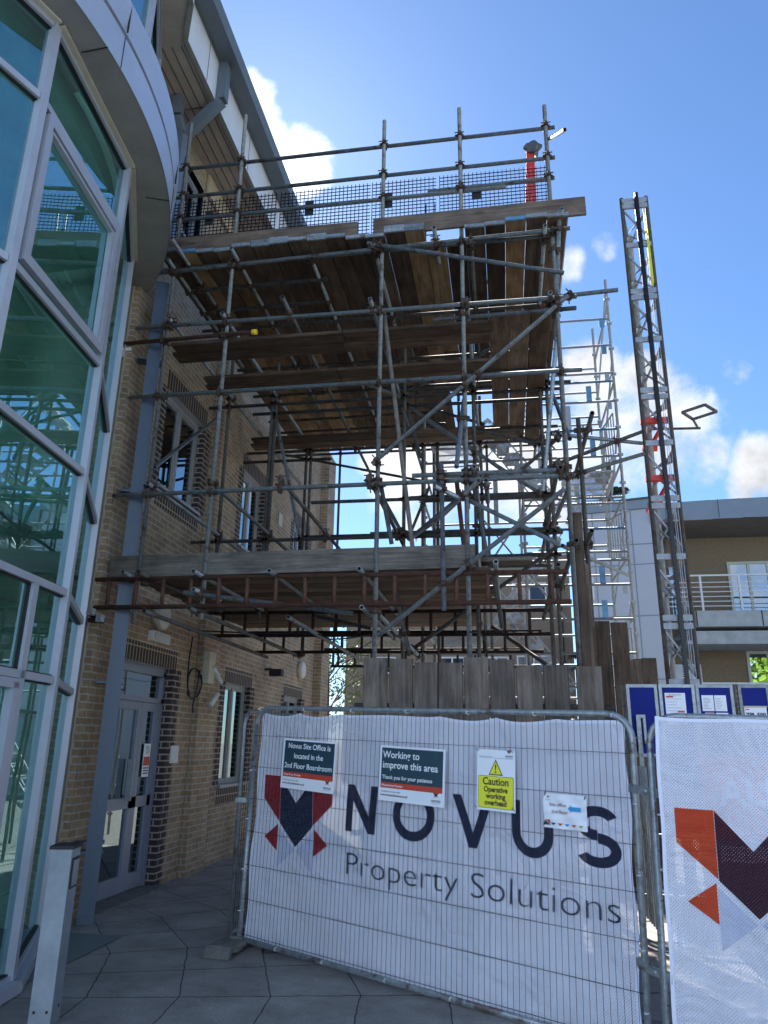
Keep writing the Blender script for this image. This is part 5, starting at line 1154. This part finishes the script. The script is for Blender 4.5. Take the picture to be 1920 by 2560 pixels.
for z in (5.64, 4.86):
    m = MB(); m.box((MX0-.02, 9.03, z-.035), (MX1+.02, 9.10, z+.035)); m.bar((MXR, 9.45, z-.22), (MX1-.06, 9.12, z-.02), .03, .05); m.tube((MXR-.09, 9.45, z-.22), (MXR+.09, 9.45, z-.22), .045, 10, open_=False); m.bar((MXR-.1, 9.5, z-.28), (MX0+.02, 9.2, z-.4), .03, .05); m.build('wall_bracket', redm, hm)
m = MB(); m.bar((2.118, 8.955, 7.55), (2.112, 8.955, 8.72), .018, .012); m.bar((2.138, 8.96, 7.6), (2.13, 8.96, 8.6), .012, .012); m.build('yellow_strap', yel, hm)
m = MB(); 
for xx in (2.085, 2.105, 2.135): m.bar((xx, 8.97, 2.0), (xx, 8.97, 8.95) if xx != 2.085 else (xx, 8.97, 8.0), .007)
m.build('guide_rail', galv_new, hm)
m = MB(); m.tube((MXR, 9.42, 5.68), (2.63, 9.42, 5.66), .018, 8)
kt = lambda x, y: (1400+x*.3165, 450+y*.3165)
fq = [atz(*kt(*p), 5.93) for p in ((965, 1835), (1145, 1775), (1237, 1830), (1050, 1890))]
for p, q in zip(fq, fq[1:]+fq[:1]): m.bar(p, q, .03, .03)
m.tube((2.6, 9.42, 5.66), (fq[3].x, fq[3].y, 5.93), .016, 8)
m.build('cable_guide_frame', galv_d, hm)
# ================================================================ HOIST LANDING ENCLOSURE
he = root('hoist_gate', (1.6, 7.6, 0), 'galvanised framed hoist enclosure with four royal blue panels and safety notices', 'hoist enclosure')
YP = 7.6
PN = [(1.15, 1.435, 1.58), (1.45, 1.775, .9), (1.785, 2.12, .9), (2.165, 2.44, .9)]
for i, (x0, x1, zb) in enumerate(PN):
    m = MB(); z1 = 2.245
    m.box((x0, YP-.015, z1-.03), (x1, YP+.02, z1)); m.box((x0, YP-.015, zb), (x1, YP+.02, zb+.03)); m.box((x0, YP-.015, zb+.03), (x0+.028, YP+.02, z1-.03)); m.box((x1-.028, YP-.015, zb+.03), (x1, YP+.02, z1-.03))
    fo = m.build('gate_frame', galv, he); MB().box((x0+.028, YP-.004, zb+.03), (x1-.028, YP+.004, z1-.03)).build('panel', bluep, fo)
def doc(x0, z0, x1, z1, lines, redb=None):
    d_ = MB().box((x0, YP-.012, z0), (x1, YP-.008, z1)).build('notice', paper, he); l = MB(); r2 = random.Random(int(x0*1000))
    for k in range(lines):
        z = z1-.03-(z1-z0-.04)*k/lines; l.box((x0+.012, YP-.0135, z), (x0+.012+(x1-x0-.03)*r2.uniform(.4, 1), YP-.012, z+.0022))
    l.build('print', p_ink, d_)
    for (a_, b_, c_, e_) in (redb or []): MB().box((a_, YP-.0145, b_), (c_, YP-.012, e_)).build('print', p_red, d_)
    return d_
doc(1.50, 1.88, 1.685, 2.165, 9, [(1.513, 2.122, 1.575, 2.138), (1.605, 1.985, 1.668, 2.0)]); textmesh('lettering', 'TPL Five Stations', .017, p_blk, he, 0, 0)
for o in list(he.children):
    if o.name.startswith('lettering'): o.matrix_parent_inverse = Matrix.Translation(-he.location); o.location = (1.535, YP-.014, 2.143)
doc(1.832, 2.0, 1.937, 2.145, 8); doc(1.945, 2.0, 2.05, 2.145, 7); doc(1.85, 1.90, 1.93, 1.985, 1, [(1.855, 1.955, 1.925, 1.98)]); doc(1.945, 1.90, 2.055, 1.985, 2)
MB().box((2.20, YP-.012, 1.84), (2.395, YP-.008, 2.045)).build('notice', paper, he)
MB().box((2.195, YP-.02, 2.035), (2.40, YP-.009, 2.05)).build('notice_clip', cream, he)
for txt, sz_, x_, z_, b_ in (('TPL 500', .046, 2.298, 1.955, .0022), ('Material hoist', .021, 2.298, 1.925, .0005)):
    o = textmesh('lettering', txt, sz_, p_ink, he, 0, 0, align='CENTER', bold=b_, sx=1.1 if b_ > .001 else 1); o.matrix_parent_inverse = Matrix.Translation(-he.location); o.location = (x_, YP-.0135, z_)
MB().box((2.21, YP-.0135, 2.012), (2.245, YP-.012, 2.022)).build('print', p_red, he)
m = MB(); m.box((1.215, YP-.05, .7), (1.255, YP-.02, 1.93)); m.box((1.215, YP-.05, 1.93), (1.30, YP-.02, 1.96)); m.box((1.275, YP-.05, 1.70), (1.30, YP-.02, 1.93)); m.path([(1.205, YP-.06, 1.75), (1.185, YP-.08, 1.75), (1.185, YP-.08, 1.62), (1.205, YP-.06, 1.62)], .008, 6); m.build('latch', galv, he)
m = MB(); 
for xx in (1.13, 2.46, 1.44, 2.14): m.tube((xx, YP+.04, 0), (xx, YP+.04, 2.24), .02, 8)
for z in (.4, .9): m.tube((1.13, YP+.04, z), (2.46, YP+.04, z), .016, 8)
m.build('post', galv, he)
# hoist car behind the right banner
hc = root('hoist_car', (1.9, 7.1, 0), 'red hoist car with white lettering standing behind the right banner', 'hoist car')
m = MB(); m.box((1.62, 7.0, .95), (3.4, 7.03, 1.62)); m.build('side_panel', redm, hc); MB().box((1.75, 7.04, .25), (3.4, 7.9, .9)).build('drive_box', rubber, hc); MB().box((1.7, 6.985, .78), (3.3, 6.999, .90)).build('white_stripe', white_p, hc)
o = textmesh('lettering', 'ALIMAK', .30, p_white, hc, 0, 0, bold=.008); o.matrix_parent_inverse = Matrix.Translation(-hc.location); o.location = (1.75, 6.99, 1.22)
m = MB(); [m.bar((1.2, 7.2+.1*q_, .2), (1.2, 7.2+.1*q_, 1.5), .02) for q_ in range(7)]; m.build('side_bars', galv, hc)
# ================================================================ FAR BUILDINGS
bb = root('apartment_building', (-2, 34, 0), 'long brown pebbledash building with small white framed windows behind the scaffold', 'building')
m = MB(); YB = 34; m.box((-7.25, YB, 0), (3.05, YB+9, 9.9)); m.box((-7.35, YB-.02, 9.9), (3.15, YB+9.1, 10.15)); m.build('wall', dash, bb)
m = MB(); 
for xx in [-6.6+1.55*i for i in range(7)]: m.box((xx, YB-.012, 0), (xx+.04, YB-.003, 9.9))
for z in (3.2, 5.05, 6.3, 8.15, 9.3): m.box((-7.25, YB-.014, z), (3.05, YB-.004, z+.05))
m.build('panel_joint', mat('pale_joint', (.28, .25, .21), .9), bb)
def farwin(x0, x1, z0, z1, Yb, parent, fm=wframe, g=None, mull=2, t=.07):
    f = MB(); f.box((x0, Yb-.05, z0), (x1, Yb-.01, z0+t)); f.box((x0, Yb-.05, z1-t), (x1, Yb-.01, z1)); 
    for k in range(mull+1): xm = x0+(x1-x0-t)*k/mull; f.box((xm, Yb-.052, z0+t), (xm+t, Yb-.01, z1-t))
    o = f.build('window', fm, parent); MB().face([(x0, Yb-.02, z0), (x1, Yb-.02, z0), (x1, Yb-.02, z1), (x0, Yb-.02, z1)]).build('pane', g or mat('far_glass', (.03, .045, .07), .05, 0), o); return o
for x0, x1, z0, z1 in ((-2.9, -1.75, 4.75, 5.5), (-6.0, -4.9, 4.75, 5.5), (.55, 2.05, 4.75, 5.55), (-.9, .2, 4.75, 5.5), (.45, 2.0, 8.0, 8.85), (-2.6, -1.4, 8.0, 8.8), (-5.6, -4.4, 8.0, 8.8)): farwin(x0, x1, z0, z1, YB, bb)
MB().box((1.35, YB-.06, 4.85), (1.6, YB-.02, 5.1)).build('extractor_fan', cream, bb)
m = MB(); [m.bar((xx, YB-.06, .1), (xx, YB-.06, 9.8), .09) for xx in (-4.5, 2.6)]; m.build('drainpipe', rubber, bb)
rb = root('balcony_building', (6, 24, 0), 'pale panelled building with curved flat roof, balconies and white railings at the right', 'building')
YR = 24
m = MB(); xl = 2.5; m.prism([(xl, YR, 0), (4.82, YR, 0), (4.82, YR, 9.13), (4.6, YR, 9.11), (xl, YR, 8.97)], (0, .6, 0)); m.face([(xl, YR+.6, 0), (xl+1.6, YR+9, 0), (xl+1.6, YR+9, 8.9), (xl, YR+.6, 8.97)]); m.build('panel_wall', clad, rb)
m = MB(); 
for xx in (2.98, 4.19): m.box((xx, YR-.012, 0), (xx+.04, YR-.003, 9.1))
for z in (7.86, 7.2, 5.55, 3.6): m.bar((xl, YR-.008, z), (4.82, YR-.008, z+.09), .012, .035, up=(0, 0, 1))
m.build('panel_joint', clad_g, rb)
m = MB(); m.box((2.5, YR-.05, 6.95), (2.9, YR-.01, 6.15)); m.build('vent_grille', wframe, rb)
# roof: straight part over panels then a curved overhang
m = MB(); m.prism([(xl-.15, YR-.1, 8.97), (4.85, YR-.1, 9.13), (4.85, YR-.1, 9.44), (xl-.15, YR-.1, 9.22)], (0, 2, 0)); 
arc = [(4.82+.9*k, YR-.1-.35*math.sin(k/9*math.pi), 0) for k in range(13)]
for p, q in zip(arc[:-1], arc[1:]): m.face([(p[0], p[1], 8.62), (q[0], q[1], 8.60), (q[0], q[1], 9.22), (p[0], p[1], 9.24)])
m.build('roof_fascia', clad_g, rb)
m = MB(); m.face([(p[0], p[1], 9.24) for p in arc]+[(16, YR+10, 9.24), (4.82, YR+10, 9.24)]); m.prism([(xl-.2, YR-.15, 9.22), (4.9, YR-.15, 9.44), (4.9, YR-.15, 9.50), (xl-.2, YR-.15, 9.28)], (0, 2, 0)); m.build('roof_edge', galv_d, rb)
m = MB(); m.face(([(p[0], p[1], 8.61) for p in arc]+[(16, YR+2, 8.61), (4.82, YR+2, 8.61)])[::-1]); m.build('roof_soffit', dksoff, rb)
YS = YR+2.0
m = MB(); m.box((4.82, YR+.02, 0), (4.95, YS, 8.6)); m.build('side_wall', clad_g, rb)
m = MB(); m.face([(4.95, YS, 0), (17, YS, 0), (17, YS, 8.62), (4.95, YS, 8.62)]); m.build('rendered_wall', stone, rb)
m = MB(); m.box((5.9, YR, 5.27), (17, YS, 5.76)); m.box((5.9, YR, 1.95), (17, YS, 2.45)); m.box((5.6, YR+.1, 4.75), (17, YS, 5.15)); m.build('balcony_slab', balc, rb)
for zb in (5.76, 2.45):
    r_ = MB(); r_.bar((5.1, YR+.06, zb+1.12), (17, YR+.06, zb+1.12), .05)
    for k in range(1, 7): r_.bar((5.1, YR+.06, zb+.15*k), (17, YR+.06, zb+.15*k), .022)
    xx = 6.15
    while xx < 17: r_.bar((xx, YR+.06, zb), (xx, YR+.06, zb+1.12), .06); xx += 1.14
    r_.build('balcony_railing', wrail, rb)
m = MB(); m.bar((5.6, YS-.08, 5.8), (5.6, YS-.08, 8.6), .09); m.build('drainpipe', galv_d, rb)
m = MB()
for k in range(12): m.box((5.9+1.9*k, YR-.012, 5.28), (5.93+1.9*k, YR-.002, 5.75))
for k in range(8): p_ = 5.2+1.6*k; m.box((p_, YR-.48, 8.62), (p_+.015, YR-.47, 9.22))
m.build('panel_joint', rubber, rb)
gw = glassmat('balcony_door_glass', (.15, .25, .3), .45, (.8, .9, 1))
for x0 in (7.55, 11.0):
    farwin(x0, x0+1.95, 5.8, 7.75, YS, rb, mat('cream_frame', (.6, .6, .5), .5), gw, 3, .09); farwin(x0+.25, x0+2.2, 2.45, 4.75, YS, rb, MATS['cream_frame'], gw, 3, .09)
farwin(5.15, 5.9, 5.8, 7.6, YS, rb, wframe, gw, 1, .06)
MB().box((4.95, YS-.3, 2.2), (6.3, YS-.02, 4.3)).build('white_panel', white_p, rb)
# building facing the office across the yard, seen in the window reflections
ob = root('pale_panel_building', (14, 8, 0), 'low beige panelled building across the yard beyond the right edge of the picture', 'building')
m = MB(); m.box((13, -8, 0), (22, 21, 3.5)); m.build('wall', beige, ob); m = MB(); yy = -8
while yy < 21: m.box((12.985, yy, 0), (12.998, yy+.05, 3.5)); yy += 1.6
m.build('panel_joint', stone, ob); MB().box((12.9, -8, 3.5), (22, 21, 3.7)).build('roof', gutter_m, ob)
ob2 = root('bounce_block', (0, -18, 0), 'unseen pale blue block added behind the viewer to bounce light onto the fronts', 'building')  # added out of view: its sunlit face fills the shaded fronts
m = MB(); m.box((-34, -30, 0), (30, -18, 13)); m.build('wall', mat('bounce_blue', (.50, .64, .90), .7, 0, 1, .05), ob2); m = MB()  # blue wall colour tints the bounced fill light
for z in (2.6, 6, 9.4):
    xx = -32
    while xx < 28: m.box((xx, -18.0, z-1.2), (xx+1.4, -17.98, z+.4)); xx += 3.2
m.build('window_band', interior_d, ob2)
# ================================================================ TREES
def leafy(name, base, h, cr_, label, n=2600, m=leafm, seed=1, trunk=.16, sp=1.0, ls=.16, cz=.62):
    t = root(name, base, label, 'tree', None); r_ = random.Random(seed); b_ = MB(); base = Vector(base); tips = []
    b_.path([base, base+Vector((.1, 0, h*.35)), base+Vector((0, .1, h*.7))], trunk, 7)
    for k in range(26):
        a = r_.uniform(0, 6.28); z0 = h*r_.uniform(.25, .7); e = base+Vector((math.cos(a)*cr_*r_.uniform(.4, 1), math.sin(a)*cr_*r_.uniform(.4, 1), z0+h*r_.uniform(.02, .3)))
        s0 = base+Vector((0, 0, z0)); md = s0.lerp(e, .5)+Vector((0, 0, .25)); b_.path([s0, md, e], trunk*.22, 5); tips += [md, e, s0.lerp(e, .75)]
        for q_ in range(3): e2 = e+Vector((r_.gauss(0, .7), r_.gauss(0, .7), r_.gauss(.1, .5)))*sp; b_.path([md.lerp(e, .6), e2], trunk*.08, 4); tips.append(e2)
    b_.build('trunk', bark, t); l = MB()
    for k in range(n):
        c = r_.choice(tips)+Vector((r_.gauss(0, .45), r_.gauss(0, .45), r_.gauss(0, .4)))*sp; u = Vector((r_.gauss(0, 1), r_.gauss(0, 1), r_.gauss(0, 1))).normalized(); v = u.orthogonal().normalized(); s_ = ls*r_.uniform(.5, 1.2)
        l.face([c-u*s_, c+v*s_*.5, c+u*s_, c-v*s_*.5])
    l.build('crown', m, t); return t
leafy('spring_tree', (-7.2, 30, 0), 7.2, 2.4, 'slender tree in pale spring leaf seen between the brick wall and the brown building', 1500, leafm, 4, .12, 1, .09)
leafy('garden_tree', (18, -6, 0), 9, 3.8, 'green tree behind the viewer mirrored in the balcony door glass', 6000, mat('fresh_leaf_green', (.22, .36, .04), .6, 0, 6, .4), 9, .25, 1.4, .3)
def conifer(name, base, h, label, seed, n=26, spread=3.0, topz=.0):
    t = root(name, base, label, 'tree'); r_ = random.Random(seed); base = Vector(base); b_ = MB(); b_.path([base, base+Vector((0, 0, h))], .22, 7); l = MB()
    for k in range(n):
        z = h*(.35+.63*k/n); a = r_.uniform(0, 6.28); L_ = spread*(1.05-.75*k/n)*r_.uniform(.8, 1.2); s0 = base+Vector((0, 0, z)); d = Vector((math.cos(a), math.sin(a), .12))
        pts = [s0+d*L_*q_/5-Vector((0, 0, .16*L_*(q_/5)**2)) for q_ in range(6)]; b_.path(pts, .03, 5)
        for q_ in range(60):
            f = r_.uniform(.2, 1); p = s0+d*L_*f-Vector((0, 0, .16*L_*f*f)); sd = d.cross(Vector((0, 0, 1))).normalized()*r_.uniform(-1, 1)*.5*(1.15-f*.6); q2 = p+sd+d*.1-Vector((0, 0, r_.uniform(.02, .2)))
            for w_ in range(4):
                x_ = p.lerp(q2, w_/4); l.face([x_, x_+Vector((r_.gauss(0, .07), r_.gauss(0, .07), .02)), x_+Vector((r_.gauss(0, .09), r_.gauss(0, .09), -.13))])
    b_.build('trunk', bark, t); l.build('crown', leafd, t)
conifer('cedar_tree', (4.6, 31, 0), 13.4, 'dark cedar whose drooping tips show above the roof beside the hoist mast', 5, 30, 2.3)
conifer('cedar_tree', (11, 36, 0), 12.6, 'dark cedar behind the curved roof at the far right', 8, 26, 2.4)
# small crumbs on the paving
cr2 = MB(); r_ = random.Random(5)
for k in range(70):
    x_, y_ = r_.uniform(-4, .6), r_.uniform(4, 8.5); s_ = r_.uniform(.002, .006)
    if x_ < -3.4 and y_ < 6.5: continue
    cr2.obox((x_, y_, s_*.6), (s_, 0, 0), (0, s_*r_.uniform(.5, 1), 0), (0, 0, s_*.6))
tag(cr2.build('paving_crumbs', mat('crumbs', (.34, .34, .31), .9)), 'tiny pale mortar crumbs scattered over the dark paving', 'crumbs', kind='stuff')
for nm, g in (('wall_light', 'round bulkhead lights on the brick wall'), ('site_fence', 'mesh fence panels'), ('banner', 'white mesh banners on the fence'), ('concrete_foot', 'concrete fence feet'), ('cedar_tree', 'cedars behind the roofs'), ('fence_clamp', 'clamps between fence uprights'), ('timber_hoarding', 'timber hoardings round the scaffold'), ('site_cable', 'thin cables hung from the scaffold'), ('rubble_sack', 'dusty heaps on the top platform')):
    for o in COL.objects:
        if o.parent is None and o.name.split('.')[0] == nm: o['group'] = g
for o in ROOTS:
    if '_w' in o: del o['_w']
